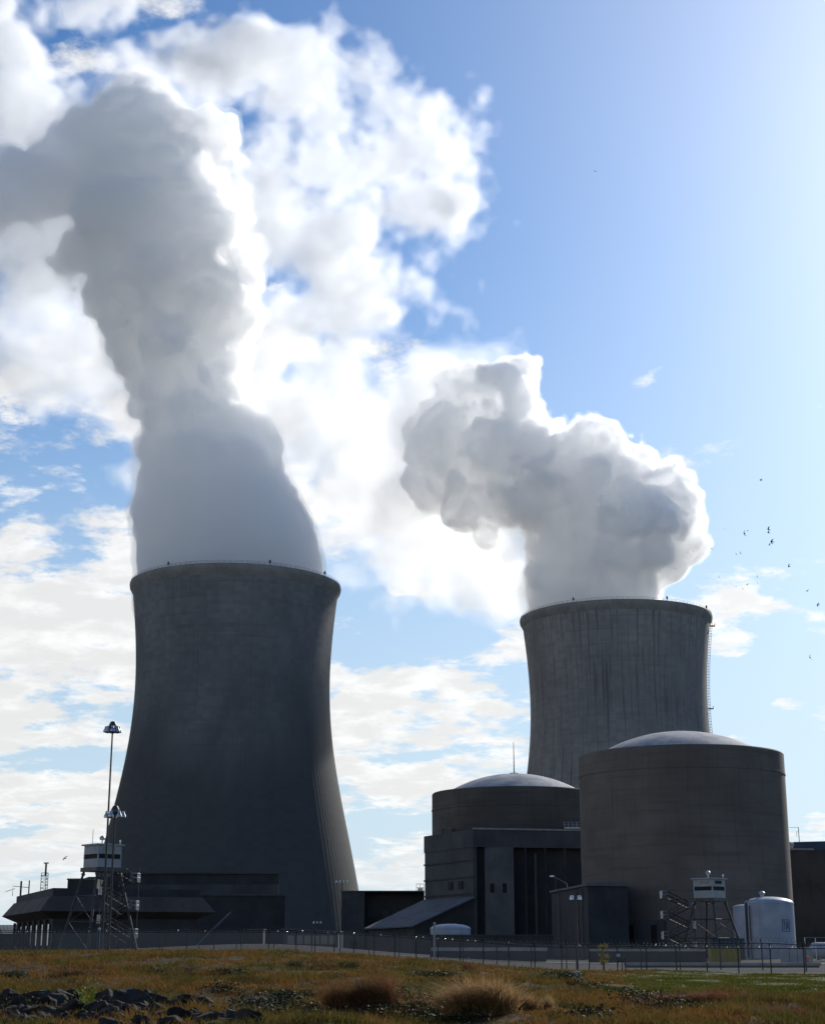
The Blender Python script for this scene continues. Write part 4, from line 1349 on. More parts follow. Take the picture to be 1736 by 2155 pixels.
M['yellowleaf'] = leaf_mat('yellow_leaf', (0.20, 0.155, 0.04), (0.13, 0.12, 0.035), 1.2, 0.6, 0.4, 0.2)
M['pinkleaf'] = leaf_mat('red_leaf', (0.18, 0.055, 0.045), (0.12, 0.04, 0.03), 2.0, 0.6, 0.4, 0.2)
M['bark'] = rough_mat('bark', (0.05, 0.04, 0.03), (0.09, 0.07, 0.05), 3.0, 0.9)
M['stone'] = rough_mat('dark_stone', (0.009, 0.009, 0.009), (0.042, 0.040, 0.037), 1.1, 0.85, bstr=1.0, spec=0.2)
GR = np.random.default_rng(4)


def blades(x, y, z, h, lean, wid, rng, curve=0.35):
    """Arrays of blade roots -> three-segment tapering bent blades (5 vertices, one quad pair + tip)."""
    n = len(x)
    a = rng.uniform(0, 2 * PI, n)
    dx, dy = np.cos(a), np.sin(a)
    b = rng.uniform(0, 2 * PI, n)
    wx, wy = np.cos(b) * wid / 2, np.sin(b) * wid / 2
    P = []
    for f, ww in ((0.0, 1.0), (0.55, 0.8)):
        ox = dx * lean * h * (f ** 1.7); oy = dy * lean * h * (f ** 1.7)
        zz = z + h * f * (1 - 0.15 * lean * f)
        P.append(np.stack([x + ox - wx * ww, y + oy - wy * ww, zz], 1))
        P.append(np.stack([x + ox + wx * ww, y + oy + wy * ww, zz], 1))
    P.append(np.stack([x + dx * lean * h, y + dy * lean * h, z + h * (1 - 0.3 * lean)], 1))
    V = np.stack(P, 1).reshape(-1, 3)
    i = np.arange(n) * 5
    T = np.concatenate([np.stack([i, i + 1, i + 3], 1), np.stack([i, i + 3, i + 2], 1), np.stack([i + 2, i + 3, i + 4], 1)])
    return V, T


def in_view(y, margin=2.0):
    return 0.275 * y + margin


def patch(x, y, f, ph):
    return (np.sin(x * f + ph) * np.sin(y * f * 0.6 + 1.7 * ph) + 0.6 * np.sin(x * f * 2.3 - y * f * 1.1 + ph * 3) + 0.5 * np.sin(x * f * 0.4 + y * f * 1.9 + ph)) / 2.1


N = 44000
ty = 33.0 * (178.0 / 33.0) ** GR.random(N)
tx = GR.uniform(-1, 1, N) * in_view(ty)
s = tx / ty
lawn = (s > 0.125 + 0.03 * patch(tx, ty, 0.2, 1.0)) & (ty > 66 + 4 * patch(tx, ty, 0.3, 2.0))
fence_y = np.interp(tx, [p[0] for p in FP], [p[1] for p in FP])
inside = ty < fence_y - 1.0
pk = patch(tx, ty, 0.42, 0.4)
bare = (pk < -0.62) & (GR.random(N) < 0.5)
rocky = (s < -0.075 + 0.02 * patch(tx, ty, 0.7, 3)) & (ty < 54 + 6 * patch(tx, ty, 0.5, 5)) & (GR.random(N) < 0.66)
for nm, sel, mt, hmin, hmax, nb, lab in (
        ('grass', inside & ~lawn & ~bare & ~rocky, M['drygrass'], 0.08, 0.30, 8, 'brown and rust coloured dry grass covering the rise in the foreground'),
        ('lawn_grass', inside & lawn, M['greengrass'], 0.07, 0.15, 16, 'short green and olive lawn grass at the lower right before the fence')):
    bx_, by_ = tx[sel], ty[sel]
    k = nb
    rx = np.repeat(bx_, k) + GR.normal(0, 0.10, len(bx_) * k) * np.repeat(by_ / 50, k)
    ry = np.repeat(by_, k) + GR.normal(0, 0.16, len(bx_) * k) * np.repeat(by_ / 50, k)
    hh_ = GR.uniform(hmin, hmax, len(rx)) * np.repeat(GR.uniform(0.6, 1.25, len(bx_)) * np.clip(1 + 0.9 * pk[sel], 0.3, 1.9), k)
    V, T = blades(rx, ry, zt(rx, ry) - 0.01, hh_, GR.uniform(0.2, 1.1, len(rx)), 0.012 + 0.00030 * ry, GR)
    g = link_mesh(nm, V, T, mt)
    tag(g, lab, 'grass', kind='stuff')


def plant_mesh(kind, seed):
    """Unit plants about 1 m across, base at the origin: returns {part: (verts, faces, material)}."""
    r = np.random.default_rng(seed)
    if kind == 'plume':          # fluffy grass clump
        n = 5200
        cc = np.stack([r.normal(0, .24, 9), r.normal(0, .2, 9), r.uniform(.55, 1.0, 9)], 1)
        L = cc[r.integers(0, 9, n)]
        a = r.uniform(0, 2 * PI, n)
        x, y = L[:, 0] + r.normal(0, .08, n), L[:, 1] + r.normal(0, .08, n)
        h = r.uniform(0.25, 1.0, n) * L[:, 2]
        lean = np.abs(r.normal(0.55, 0.35, n))
        dx, dy = np.cos(a) - 0.35, np.sin(a)
        wid = 0.0042
        b = r.uniform(0, 2 * PI, n); wx, wy = np.cos(b) * wid, np.sin(b) * wid
        P = []
        for f in (0.0, 0.6):
            ox = dx * lean * h * f ** 1.6; oy = dy * lean * h * f ** 1.6
            P += [np.stack([x + ox - wx, y + oy - wy, h * f * (1 - .1 * lean)], 1), np.stack([x + ox + wx, y + oy + wy, h * f * (1 - .1 * lean)], 1)]
        P.append(np.stack([x + dx * lean * h, y + dy * lean * h, h * np.clip(1 - .35 * lean, .2, 1)], 1))
        V = np.stack(P, 1).reshape(-1, 3); i = np.arange(n) * 5
        T = np.concatenate([np.stack([i, i + 1, i + 3], 1), np.stack([i, i + 3, i + 2], 1), np.stack([i + 2, i + 3, i + 4], 1)])
        return V, T
    # leafy dome made of small leaves on uneven lobes
    lob = [(r.normal(0, .28), r.normal(0, .22), r.uniform(.12, .34), r.uniform(.20, .36)) for _ in range(9)]
    n = 1500
    L = np.array([lob[i] for i in r.integers(0, len(lob), n)])
    d = r.standard_normal((n, 3)); d /= np.linalg.norm(d, axis=1)[:, None]
    c = L[:, :3] + d * (L[:, 3] * r.uniform(.55, 1.1, n))[:, None] * np.array([1, 1, .9])
    c[:, 2] = np.abs(c[:, 2])
    sz = r.uniform(.022, .055, n)
    u = r.standard_normal((n, 3)); u /= np.linalg.norm(u, axis=1)[:, None]
    v = np.cross(u, r.standard_normal((n, 3))); v /= np.linalg.norm(v, axis=1)[:, None]
    V = np.stack([c - u * sz[:, None], c + v * sz[:, None] * .5, c + u * sz[:, None], c - v * sz[:, None] * .5], 1).reshape(-1, 3)
    i = np.arange(n) * 4
    T = np.concatenate([np.stack([i, i + 1, i + 2], 1), np.stack([i, i + 2, i + 3], 1)])
    return V, T


def plant(name, label, cat, px, py, w_px, h_px, kind, mat, seed, group, stems=True):
    """Set a plant with its foot on the ground where the sight line through (px, py) meets it."""
    Y = 40.0
    for _ in range(60):
        p = at(px, py, Y)
        Y += (p.z - zg(p.x, Y)) * 12.0
        Y = min(max(Y, 30.0), 190.0)
    p = at(px, py, Y)
    z = zg(p.x, Y)
    m = Y / FPX
    t = thing(name, label, cat, (p.x, Y, z), group)
    V, T = plant_mesh(kind, seed)
    V = V * np.array([w_px * m / .95, w_px * m / .95 * .8, h_px * m / .72 if kind != 'plume' else h_px * m / .85]) + np.array([p.x, Y, z - .02])
    link_mesh('foliage', V, T, mat, t)
    if stems:
        r = random.Random(seed)
        sb_ = MB()
        for _ in range(9):
            a = r.uniform(0, 2 * PI); l = r.uniform(.15, .4) * w_px * m
            sb_.tube([(p.x, Y, z - .05), (p.x + l * .5 * math.cos(a), Y + l * .5 * math.sin(a), z + h_px * m * .4), (p.x + l * math.cos(a), Y + l * math.sin(a), z + h_px * m * .75)], 0.012, 4, 0.004)
        sb_.build('stem', M['bark'], t)
    return t


TUFT = 'feathery grass clumps'
plant('grass_clump', 'large feathery tan grass clump in the middle foreground', 'grass clump', 1020, 2136, 150, 84, 'plume', M['tan'], 1, TUFT)
plant('grass_clump', 'russet feathery grass clump left of the large tan one', 'grass clump', 770, 2128, 96, 84, 'plume', M['russet'], 2, TUFT)
plant('grass_clump', 'small tan grass clump on the slope right of the large one', 'grass clump', 1118, 2128, 70, 40, 'plume', M['tan'], 3, TUFT)
plant('grass_clump', 'brown grass tuft left of the russet clump', 'grass clump', 690, 2105, 80, 36, 'plume', M['drygrass'], 4, TUFT)
plant('grass_clump', 'low rusty grass tuft at the lower right corner', 'grass clump', 1650, 2150, 110, 40, 'plume', M['russet'], 5, TUFT)
plant('grass_clump', 'low rusty tuft where the lawn meets the dry grass', 'grass clump', 1470, 2112, 120, 30, 'plume', M['russet'], 6, TUFT)
SH = 'dark bushes in the dry grass'
for lab, px, py, w_, h_, mt, sd in (
        ('round dark bush on the crest below the link building', 735, 2042, 40, 24, 'bushleaf', 11),
        ('small round dark bush left of two others on the crest', 614, 2038, 36, 20, 'bushleaf', 12),
        ('wide brownish bush between the two round crest bushes', 674, 2040, 46, 18, 'russet', 13),
        ('wide low olive bush below the small domed tank', 906, 2062, 92, 22, 'bushleaf', 14),
        ('dark bush hugging the pale concrete junction box', 1180, 2066, 60, 30, 'bushleaf', 15),
        ('low green bush left of the dark bush by the junction box', 1128, 2066, 70, 16, 'greengrass', 16),
        ('dark tuft in the grass below the right leg of the left watchtower', 372, 2052, 60, 20, 'bushleaf', 17),
        ('brown-green tuft right of the darkest left-hand grass tuft', 470, 2054, 60, 22, 'bushleaf', 18),
        ('dim bush at the left edge of the grass below the office', 25, 2058, 70, 18, 'bushleaf', 19),
        ('brown bush in the grass below the left watchtower', 160, 2050, 80, 16, 'russet', 20),
        ('dark olive bush on the slope left of the russet clump', 600, 2100, 70, 24, 'bushleaf', 21),
        ('dark hollow bush beneath the shoulder of the large tan clump', 905, 2128, 90, 30, 'bushleaf', 22),
        ('small reddish bush at the crest below the annex', 985, 2042, 24, 16, 'pinkleaf', 23)):
    plant('bush', lab, 'bush', px, py, w_, h_, 'leafy', M[mt], sd, SH)

# glossy ground weeds: beds of small shiny leaves that catch the sun
wv, wf, off = [], [], 0
beds = [(560, 2138, 60, 14), (640, 2140, 60, 16), (720, 2146, 90, 14), (840, 2140, 70, 16), (900, 2148, 80, 12), (740, 2112, 40, 8), (835, 2098, 30, 8), (880, 2112, 50, 8),
        (1215, 2074, 24, 5), (1250, 2082, 30, 6), (1312, 2094, 36, 7), (1370, 2108, 46, 10), (1410, 2122, 60, 13), (1455, 2132, 50, 10), (1330, 2112, 40, 8), (1240, 2146, 60, 8),
        (470, 2088, 40, 8), (600, 2120, 50, 8), (960, 2150, 60, 8), (30, 2122, 60, 10), (520, 2118, 40, 8)]
for (px, py, rw, rh) in beds:
    n = int(34 * math.sqrt(rw * rh))
    qx = px + GR.normal(0, rw * .5, n); qy = py + GR.normal(0, rh * .5, n)
    # meet the ground
    aa, bb = (qx - CPX) / FPX, (CPY - qy) / FPX
    dy_, dz_ = _cp - bb * _sp, _sp + bb * _cp
    Yv = np.full(n, 45.0)
    for _ in range(60):
        kk = Yv / dy_
        Yv = np.clip(Yv + (EYE + dz_ * kk - zt(aa * kk, Yv)) * 12.0, 30.0, 150.0)
    X = aa * Yv / dy_
    Z = zt(X, Yv) + GR.uniform(0.02, 0.34, n) * GR.random(n) ** .5
    c = np.stack([X, Yv, Z], 1)
    sz = GR.uniform(.022, .060, n)
    u = GR.standard_normal((n, 3)) * np.array([1, 1, .5]); u /= np.linalg.norm(u, axis=1)[:, None]
    v = np.cross(u, GR.standard_normal((n, 3))); v /= np.linalg.norm(v, axis=1)[:, None]
    V = np.stack([c - u * sz[:, None], c + v * sz[:, None] * .55, c + u * sz[:, None], c - v * sz[:, None] * .55], 1).reshape(-1, 3)
    i = np.arange(n) * 4 + off
    wv.append(V); wf.append(np.concatenate([np.stack([i, i + 1, i + 2], 1), np.stack([i, i + 2, i + 3], 1)])); off += n * 4
tag(link_mesh('weeds', np.concatenate(wv), np.concatenate(wf), M['darkleaf']), 'dark glossy-leaved low weeds glinting in patches across the foreground', 'weeds', kind='stuff')

# bright lime weed among the stones
c = None
Y = 50.0
for _ in range(60):
    p = at(172, 2132, Y); Y = min(max(Y + (p.z - zg(p.x, Y)) * 12, 30), 120)
wz = zg(p.x, Y); m_ = Y / FPX
wd_ = thing('weed', 'tall bright lime-green weed standing up among the dark boulders', 'weed', (p.x, Y, wz))
r = random.Random(9)
sm, lf = MB(), MB()
for k in range(13):
    bx0 = p.x + r.uniform(-16, 16) * m_; hx = r.uniform(-26, 26) * m_; hh_ = r.uniform(26, 66) * m_
    pts = [(bx0, Y + r.uniform(-.1, .1), wz - .05), (bx0 + hx * .4, Y, wz + hh_ * .55), (bx0 + hx, Y, wz + hh_)]
    sm.tube(pts, 0.009, 4, 0.004)
    for j in range(20):
        f = r.uniform(.15, 1.0)
        q = Vector(pts[0]).lerp(Vector(pts[2]), f) + Vector((r.uniform(-.04, .04), r.uniform(-.04, .04), 0))
        a = r.uniform(0, 2 * PI); l = r.uniform(.05, .11)
        d = Vector((math.cos(a) * l, math.sin(a) * l, r.uniform(-.02, .08))); n_ = Vector((-d.y, d.x, 0)).normalized() * l * .22
        lf.add([q, q + d * .5 + n_, q + d, q + d * .5 - n_], [(0, 1, 2, 3)])
sm.build('stem', M['limeleaf'], wd_); lf.build('leaves', M['limeleaf'], wd_)

# dead twig in the grass on the left
Y = 60.0
for _ in range(60):
    p = at(440, 2082, Y); Y = min(max(Y + (p.z - zg(p.x, Y)) * 12, 30), 150)
tz = zg(p.x, Y); m_ = Y / FPX
tw = thing('dead_branch', 'thin dark dead branch leaning up out of the dry grass', 'branch', (p.x, Y, tz))
MB().tube([(p.x, Y, tz - .05), (p.x + 12 * m_, Y, tz + 18 * m_), (p.x + 34 * m_, Y, tz + 38 * m_)], 0.02, 5, 0.008).tube([(p.x + 12 * m_, Y, tz + 18 * m_), (p.x + 6 * m_, Y, tz + 30 * m_)], 0.012, 4, 0.005).tube([(p.x + 22 * m_, Y, tz + 27 * m_), (p.x + 36 * m_, Y, tz + 29 * m_)], 0.01, 4, 0.004).build('twig', M['bark'], tw)

# young tree with yellow leaves behind the fence line
p = at(1271, 2040, 137)
tz = zg(p.x, 137)
tr = thing('young_tree', 'young tree with thin yellow autumn leaves before the dark service building', 'tree', (p.x, 137, tz))
r = random.Random(3)
tb = MB(); tb.tube([(p.x, 137, tz - .1), (p.x + .03, 137, tz + .9), (p.x - .02, 137, tz + 2.4)], 0.05, 7, 0.015)
tips = []
for k in range(16):
    a = r.uniform(0, 2 * PI); z0 = tz + r.uniform(.6, 2.0); l = r.uniform(.25, .55) * (1.25 - (z0 - tz - .6) / 2.2)
    e = Vector((p.x + l * math.cos(a), 137 + l * math.sin(a), z0 + r.uniform(.15, .4)))
    tb.tube([(p.x, 137, z0), e], 0.016, 4, 0.006); tips.append((Vector((p.x, 137, z0)), e))
tb.build('trunk', M['bark'], tr)
cv = MB()
for k in range(620):
    s0, e = r.choice(tips)
    q = s0.lerp(e, r.uniform(.3, 1.1)) + Vector((r.gauss(0, .09), r.gauss(0, .09), r.gauss(0, .10)))
    a, b = r.uniform(0, 2 * PI), r.uniform(-1, 1)
    d = Vector((math.cos(a), math.sin(a), b)).normalized() * r.uniform(.04, .075); n_ = d.cross(Vector((r.gauss(0, 1), r.gauss(0, 1), r.gauss(0, 1)))).normalized() * d.length * .55
    cv.add([q - d, q + n_, q + d, q - n_], [(0, 1, 2, 3)])
cv.build('crown', M['yellowleaf'], tr)

# riprap boulders
def boulder_mesh(seed):
    bm = bmesh.new()
    bmesh.ops.create_icosphere(bm, subdivisions=4, radius=0.5)
    r = np.random.default_rng(seed)
    pl = r.standard_normal((16, 3)); pl /= np.linalg.norm(pl, axis=1)[:, None]
    dd = r.uniform(.24, .44, 16)
    ph = r.uniform(0, 6, (4, 3)); fr = r.uniform(3, 9, (4, 3))
    for v in bm.verts:
        c = np.array(v.co)
        for n_, d_ in zip(pl, dd):
            e = c @ n_ - d_
            if e > 0: c = c - n_ * e * .97
        c *= 1 + .035 * sum(math.sin(fr[k] @ c * 1.6 + ph[k, 0]) for k in range(4))
        v.co = c
    me = bpy.data.meshes.new('boulder'); bm.to_mesh(me); bm.free()
    me.materials.append(M['stone'])
    return me


BM = [boulder_mesh(50 + k) for k in range(8)]
big = [(45, 490, 110, 60), (200, 475, 190, 60), (330, 490, 110, 74), (430, 480, 100, 70), (630, 485, 130, 94), (840, 495, 220, 112), (590, 545, 110, 80),
       (1190, 520, 180, 90), (1330, 560, 150, 90), (1530, 615, 130, 110), (290, 580, 120, 84), (440, 548, 110, 72), (370, 610, 90, 72), (560, 612, 110, 66),
       (730, 607, 84, 64), (870, 627, 96, 56), (1010, 585, 120, 64), (1230, 622, 120, 64), (1060, 530, 110, 60), (780, 562, 110, 56), (120, 566, 150, 60), (60, 625, 120, 56), (200, 628, 120, 56), (1440, 595, 100, 64), (1370, 632, 110, 60)]
biglab = ['pale-topped flat boulder at the far left end of the top row of riprap', 'long low boulder in the top row left of the lime weed', 'light grey rounded boulder just left of the lime weed', 'dark boulder touching the left side of the lime weed',
          'upright dark boulder right of the lime weed', 'largest broad boulder crowning the riprap right of the lime weed', 'rounded boulder under the right edge of the lime weed', 'wide dark boulder at the right of the riprap crest',
          'dark sloping boulder below the right end of the crest', 'blocky grey boulder at the lower right end of the riprap', 'dark round boulder two rows under the light grey one', 'boulder at the foot of the lime weed',
          'medium boulder on the bottom edge left of the lime weed', 'dark boulder on the bottom edge under the lime weed', 'small rounded pale boulder at the bottom below the broadest boulder', 'flat boulder on the bottom edge right of the small pale one',
          'middle-row boulder between the broadest boulder and the right crest', 'flat boulder on the bottom edge under the right crest boulder', 'small dark boulder in the crest gap right of the broadest boulder', 'flat slab boulder wedged under the broadest boulder',
          'flat mossy boulder below the long low one at the left', 'half buried boulder in the lower left corner', 'low boulder on the bottom edge right of the corner one', 'angular boulder left above the blocky end boulder', 'low dark boulder on the bottom edge left of the blocky end boulder']


def put_boulder(px, py_foot, w_px, h_px, seed, lab, grp):
    rr = random.Random(seed)
    Y = 45.0
    for _ in range(60):
        p = at(px, py_foot, Y); Y = min(max(Y + (p.z - zg(p.x, Y)) * 12, 30), 90)
    p = at(px, py_foot, Y); z = zg(p.x, Y); m = Y / FPX * 1.02
    o = bpy.data.objects.new('boulder', BM[seed % len(BM)])
    COL.objects.link(o)
    hz = h_px * m * 1.35
    o.location = (p.x, Y + .15, z + hz * .25)
    o.scale = (w_px * m * 1.42, w_px * m * rr.uniform(.85, 1.1), hz * 1.15)
    o.rotation_euler = (rr.uniform(-.15, .15), rr.uniform(-.2, .2), rr.choice([0, PI]) + rr.uniform(-.3, .3))
    tag(o, lab, 'boulder', grp)


for k, (bx_, by_, w_, h_) in enumerate(big):
    put_boulder(bx_ / 2.9457, 1936.4 + (by_ + h_ / 2) / 2.9457, w_ / 2.9457, h_ / 2.9457, k, biglab[k], 'riprap boulders')
rr = random.Random(21)
for k in range(80):
    px = rr.uniform(0, 545)
    py = rr.uniform(2108 if px < 330 else 2116, 2170)
    if px > 430: py = max(py, 2128)
    w_ = rr.uniform(18, 40)
    put_boulder(px, py, w_, w_ * rr.uniform(.5, .8), 100 + k, 'small dark stone filling a gap between the larger riprap boulders', 'small riprap stones')

# ------------------------------------------------------------------ soaring birds
M['feather'] = rough_mat('dark_feather', (0.014, 0.013, 0.013), (0.03, 0.028, 0.026), 4.0, 0.8)


def bird_mesh(dihedral, sweep):
    """Vulture-like soaring bird, 1.9 m span, body along +Y: one continuous surface."""
    st = []      # stations across the span: (x, leading y, trailing y, z, thickness)
    for x, ch, yo in ((-0.95, 0.10, -0.16), (-0.82, 0.26, -0.06), (-0.55, 0.34, 0.05), (-0.25, 0.36, 0.06), (-0.09, 0.40, 0.05), (0.09, 0.40, 0.05), (0.25, 0.36, 0.06), (0.55, 0.34, 0.05), (0.82, 0.26, -0.06), (0.95, 0.10, -0.16)):
        a = abs(x)
        st.append((x, yo + ch / 2 - sweep * a * a, yo - ch / 2 - sweep * a * a, dihedral * max(0, a - .08), 0.012 if a > .2 else 0.05))
    vs, fs = [], []
    for x, l, t_, z, th in st:
        vs += [(x, l, z), (x, (l + t_) / 2, z + th), (x, t_, z), (x, (l + t_) / 2, z - th)]
    for i in range(len(st) - 1):
        for k in range(4):
            j = (k + 1) % 4
            fs.append((i * 4 + k, (i + 1) * 4 + k, (i + 1) * 4 + j, i * 4 + j))
    fs += [(3, 2, 1, 0), tuple(range(len(vs) - 4, len(vs)))]
    mb = MB().add(vs, fs)
    # body with head and fanned tail, sunk into the wing root
    bd = [(-.62, .17, .012), (-.40, .10, .03), (-.25, .085, .08), (-.05, .12, .12), (.12, .12, .12), (.27, .075, .08), (.36, .055, .055), (.43, .045, .045), (.50, .012, .012)]
    n = 8; v2, f2 = [], []
    for y, w_, h_ in bd:
        v2 += [(w_ * math.cos(2 * PI * k / n), y, h_ * math.sin(2 * PI * k / n) - .02) for k in range(n)]
    for i in range(len(bd) - 1):
        for k in range(n):
            j = (k + 1) % n
            f2.append((i * n + k, i * n + j, (i + 1) * n + j, (i + 1) * n + k))
    f2 += [tuple(range(n)), tuple(range(len(v2) - 1, len(v2) - n - 1, -1))]
    mb.add(v2, f2)
    me = bpy.data.meshes.new('bird'); me.from_pydata([tuple(v) for v in mb.v], [], mb.f); me.materials.append(M['feather'])
    return me


BD = [bird_mesh(.32, .12), bird_mesh(.12, .22), bird_mesh(.55, .05)]
BIRDS = [  # px, py, span px, roll deg, heading deg, label
    (1253, 360, 9, 8, 20, 'lone tiny bird high in the blue right of the drifting steam'),
    (1601, 1010, 11, -40, 60, 'topmost bird of the flock, above all the others by the right plume'),
    (1525, 1114, 7, 30, 10, 'small bird at the upper left of the flock'),
    (1566, 1123, 12, 70, 40, 'dark steeply banked bird with a partner at its right wing'),
    (1573, 1117, 8, -25, 80, 'small level bird touching the steeply banked one'),
    (1617, 1114, 12, -58, 70, 'upper slanting bird of the four on the right side of the flock'),
    (1617, 1121, 11, -48, 75, 'second slanting bird of the four on the right side'),
    (1624, 1140, 14, -62, 65, 'largest slanting bird of the four, third from the top'),
    (1619, 1147, 9, -45, 50, 'lowest slanting bird of the four on the right side'),
    (1439, 1137, 10, 12, 10, 'bird crossing the white right edge of the right plume, upper one'),
    (1406, 1155, 8, 15, 10, 'faint bird over the grey part of the right plume'),
    (1447, 1164, 7, 14, 15, 'faint bird just inside the right edge of the plume'),
    (1459, 1160, 10, 22, 12, 'bird just off the right edge of the plume'),
    (1497, 1154, 10, 40, 20, 'bird gliding down halfway between plume and flock'),
    (1549, 1167, 7, 45, 30, 'left one of a small pair in mid flock'),
    (1558, 1164, 7, 55, 40, 'right one of a small pair in mid flock'),
    (1421, 1197, 10, 22, 14, 'lowest bird over the right edge of the plume'),
    (1513, 1215, 8, 38, 20, 'bird above the small white cloud right of the tower rim'),
    (1593, 1213, 9, 80, 20, 'dark edge-on bird at the lower middle of the flock'),
    (1594, 1227, 6, 30, 30, 'small bird right below the dark edge-on one'),
    (1572, 1231, 9, -18, 25, 'wide-winged bird low in the flock over the white cloud bank'),
    (1548, 1234, 6, -8, 10, 'faintest level bird low in the flock'),
    (1563, 1239, 6, 30, 35, 'lowest bird of the flock touching the white cloud bank'),
    (1660, 1192, 10, -64, 60, 'slender steep bird right of the flock'),
    (1698, 1244, 10, -28, 30, 'gently tilted bird near the right edge of the picture'),
    (1721, 1273, 11, -60, 45, 'steep bird farthest right, low by the picture edge'),
    (1704, 1384, 11, 65, 30, 'lowest bird of all, alone at the right below the flock')]
for k, (px, py, sp, roll, hd_, lab) in enumerate(BIRDS):
    Y = 560.0 + 9 * (k * 7 % 11)
    p = at(px, py, Y)
    dep_ = Y * _cp + (p.z - EYE) * _sp
    o = bpy.data.objects.new('bird', BD[k % 3]); COL.objects.link(o)
    o.location = p
    o.scale = (sp * dep_ / FPX / 1.75,) * 3
    o.rotation_euler = (R(18), R(roll), R(hd_))
    tag(o, lab, 'bird', 'vultures soaring beside the right plume')
p = at(136, 1807, 420)
o = bpy.data.objects.new('bird', BD[1]); COL.objects.link(o); o.location = p; o.scale = (1.0,) * 3; o.rotation_euler = (R(15), R(-40), R(50))
tag(o, 'single small bird low at the left above the mansard office', 'bird', 'vultures soaring beside the right plume')

def shells(root, field, levels, names):
    d, lo, h = field
    for (lev, mat), nm in zip(levels, names):
        v, q = surface_nets(d - (lev[0] if isinstance(lev, tuple) else lev), lo, h)
        if isinstance(lev, tuple):        # a denser outer layer: its inner side is the boundary of the thinner heart
            v2, q2 = surface_nets(d - lev[1], lo, h)
            q = np.concatenate([q, q2[:, ::-1] + len(v)])
            v = np.concatenate([v, v2])
        if len(q):
            link_mesh(nm, v, q, mat, root)



veil = steam_mat('steam_veil', 0.03, 0.45)
body = steam_mat('steam_body', 0.22, 0.45)
core = steam_mat('steam_core', 0.10, 0.45)
drift = [steam_mat('steam_drift_%s' % n_, d_, 0.42) for n_, d_ in (('film', 0.006), ('thin', 0.010), ('soft', 0.017), ('body', 0.025))]

p1 = tube_blobs([(484, 1262, 193, 0), (482, 1190, 190, 0), (464, 1100, 172, 0), (447, 1020, 156, 0), (432, 950, 142, 0), (420, 880, 132, 0),
                 (402, 800, 122, 0), (375, 700, 136, 0), (348, 600, 155, 0), (335, 500, 168, 0), (325, 400, 165, 0), (305, 312, 145, 0),
                 (235, 335, 105, 10), (150, 375, 88, 20), (60, 400, 80, 25), (-60, 430, 85, 25)], 679)
p1 += [px_blob(*b, 679) for b in [(520, 905, 42, -8), (468, 862, 44, -14), (490, 700, 55, 5), (495, 610, 55, 0), (480, 450, 55, 0), (440, 300, 60, 0),
                                  (330, 582, 30, -34), (270, 255, 55, 10), (500, 540, 48, 5), (130, 570, 40, 10), (170, 540, 45, 5)]]
prng = np.random.default_rng(77)
p1 = puff_up(p1, prng, 3, 212.0, .28, .42)
p1 = puff_up(p1, prng, 2, 225.0, 0.3, 0.5)
f1 = steam_field(p1, 1.1, 11, 2.5, 38, 4.0, 13, 5, k=0.6, grow=(150, 240, 0.15))
r1 = thing('steam_plume', 'tall grey-white steam plume rising from the left cooling tower and bending left', 'steam', (T1.x, T1.y, 150), 'steam from the cooling towers', 'stuff')
shells(r1, f1, [(2.4, veil), ((0.0, -3.5), body), (-3.5, core)], ['steam_veil', 'steam_body', 'steam_core'])

wsp = [px_blob(b[0], b[1], b[2], b[3], 679, 0.8) for b in [(335, 225, 95, 0), (250, 250, 85, -10), (420, 270, 62, 5), (150, 320, 95, -20), (60, 400, 110, -20), (-40, 470, 110, -15), (110, 470, 80, -10),
                                                        (150, 560, 66, 0), (470, 380, 60, 10), (190, 660, 46, 5), (235, 780, 44, 5), (270, 900, 36, 5), (560, 620, 40, 20), (545, 760, 46, 20)]]
f1b = steam_field(wsp, 1.3, 41, 6.0, 40, 5.0, 24, 5, pad=26.0, billow=False, gain=0.74, k=0.2)
shells(r1, f1b, list(zip((3.0, -1.5, -6.0), drift[:3])), ['steam_wisp', 'steam_wisp', 'steam_wisp'])

p2 = tube_blobs([(1250, 1318, 140, 0), (1249, 1260, 145, 0), (1245, 1180, 150, 0), (1260, 1100, 160, 0), (1215, 1040, 140, 0), (1120, 1000, 115, 0),
                 (1020, 955, 100, 8), (965, 905, 78, 15), (920, 870, 50, 22)], 749)
p2 += [px_blob(*b, 749) for b in [(1365, 1105, 85, 0), (1335, 1025, 82, 0), (1375, 1170, 55, -5), (1275, 985, 60, 0), (1210, 955, 55, 5), (1155, 925, 60, 5),
                                  (985, 1065, 75, 5), (1050, 1050, 62, 5), (905, 975, 46, 14), (890, 1045, 34, 16), (870, 900, 30, 20), (1000, 845, 72, 10), (1070, 805, 68, 5), (1105, 850, 55, 0), (945, 800, 38, 15), (925, 1010, 70, 12), (1125, 975, 32, -38)]]
p2 = puff_up(p2, prng, 5)
p2 = puff_up(p2, prng, 3, 175.0, 0.3, 0.55)
f2 = steam_field(p2, 1.0, 23, 2.5, 34, 4.6, 13, 5, k=0.8, grow=(150, 185, 0.15))
r2 = thing('steam_plume', 'shorter billowing steam plume from the right cooling tower blown to the left', 'steam', (T2.x, T2.y, 150), 'steam from the cooling towers', 'stuff')
shells(r2, f2, [(1.4, veil), ((0.0, -3.5), body), (-3.5, core)], ['steam_veil', 'steam_body', 'steam_core'])

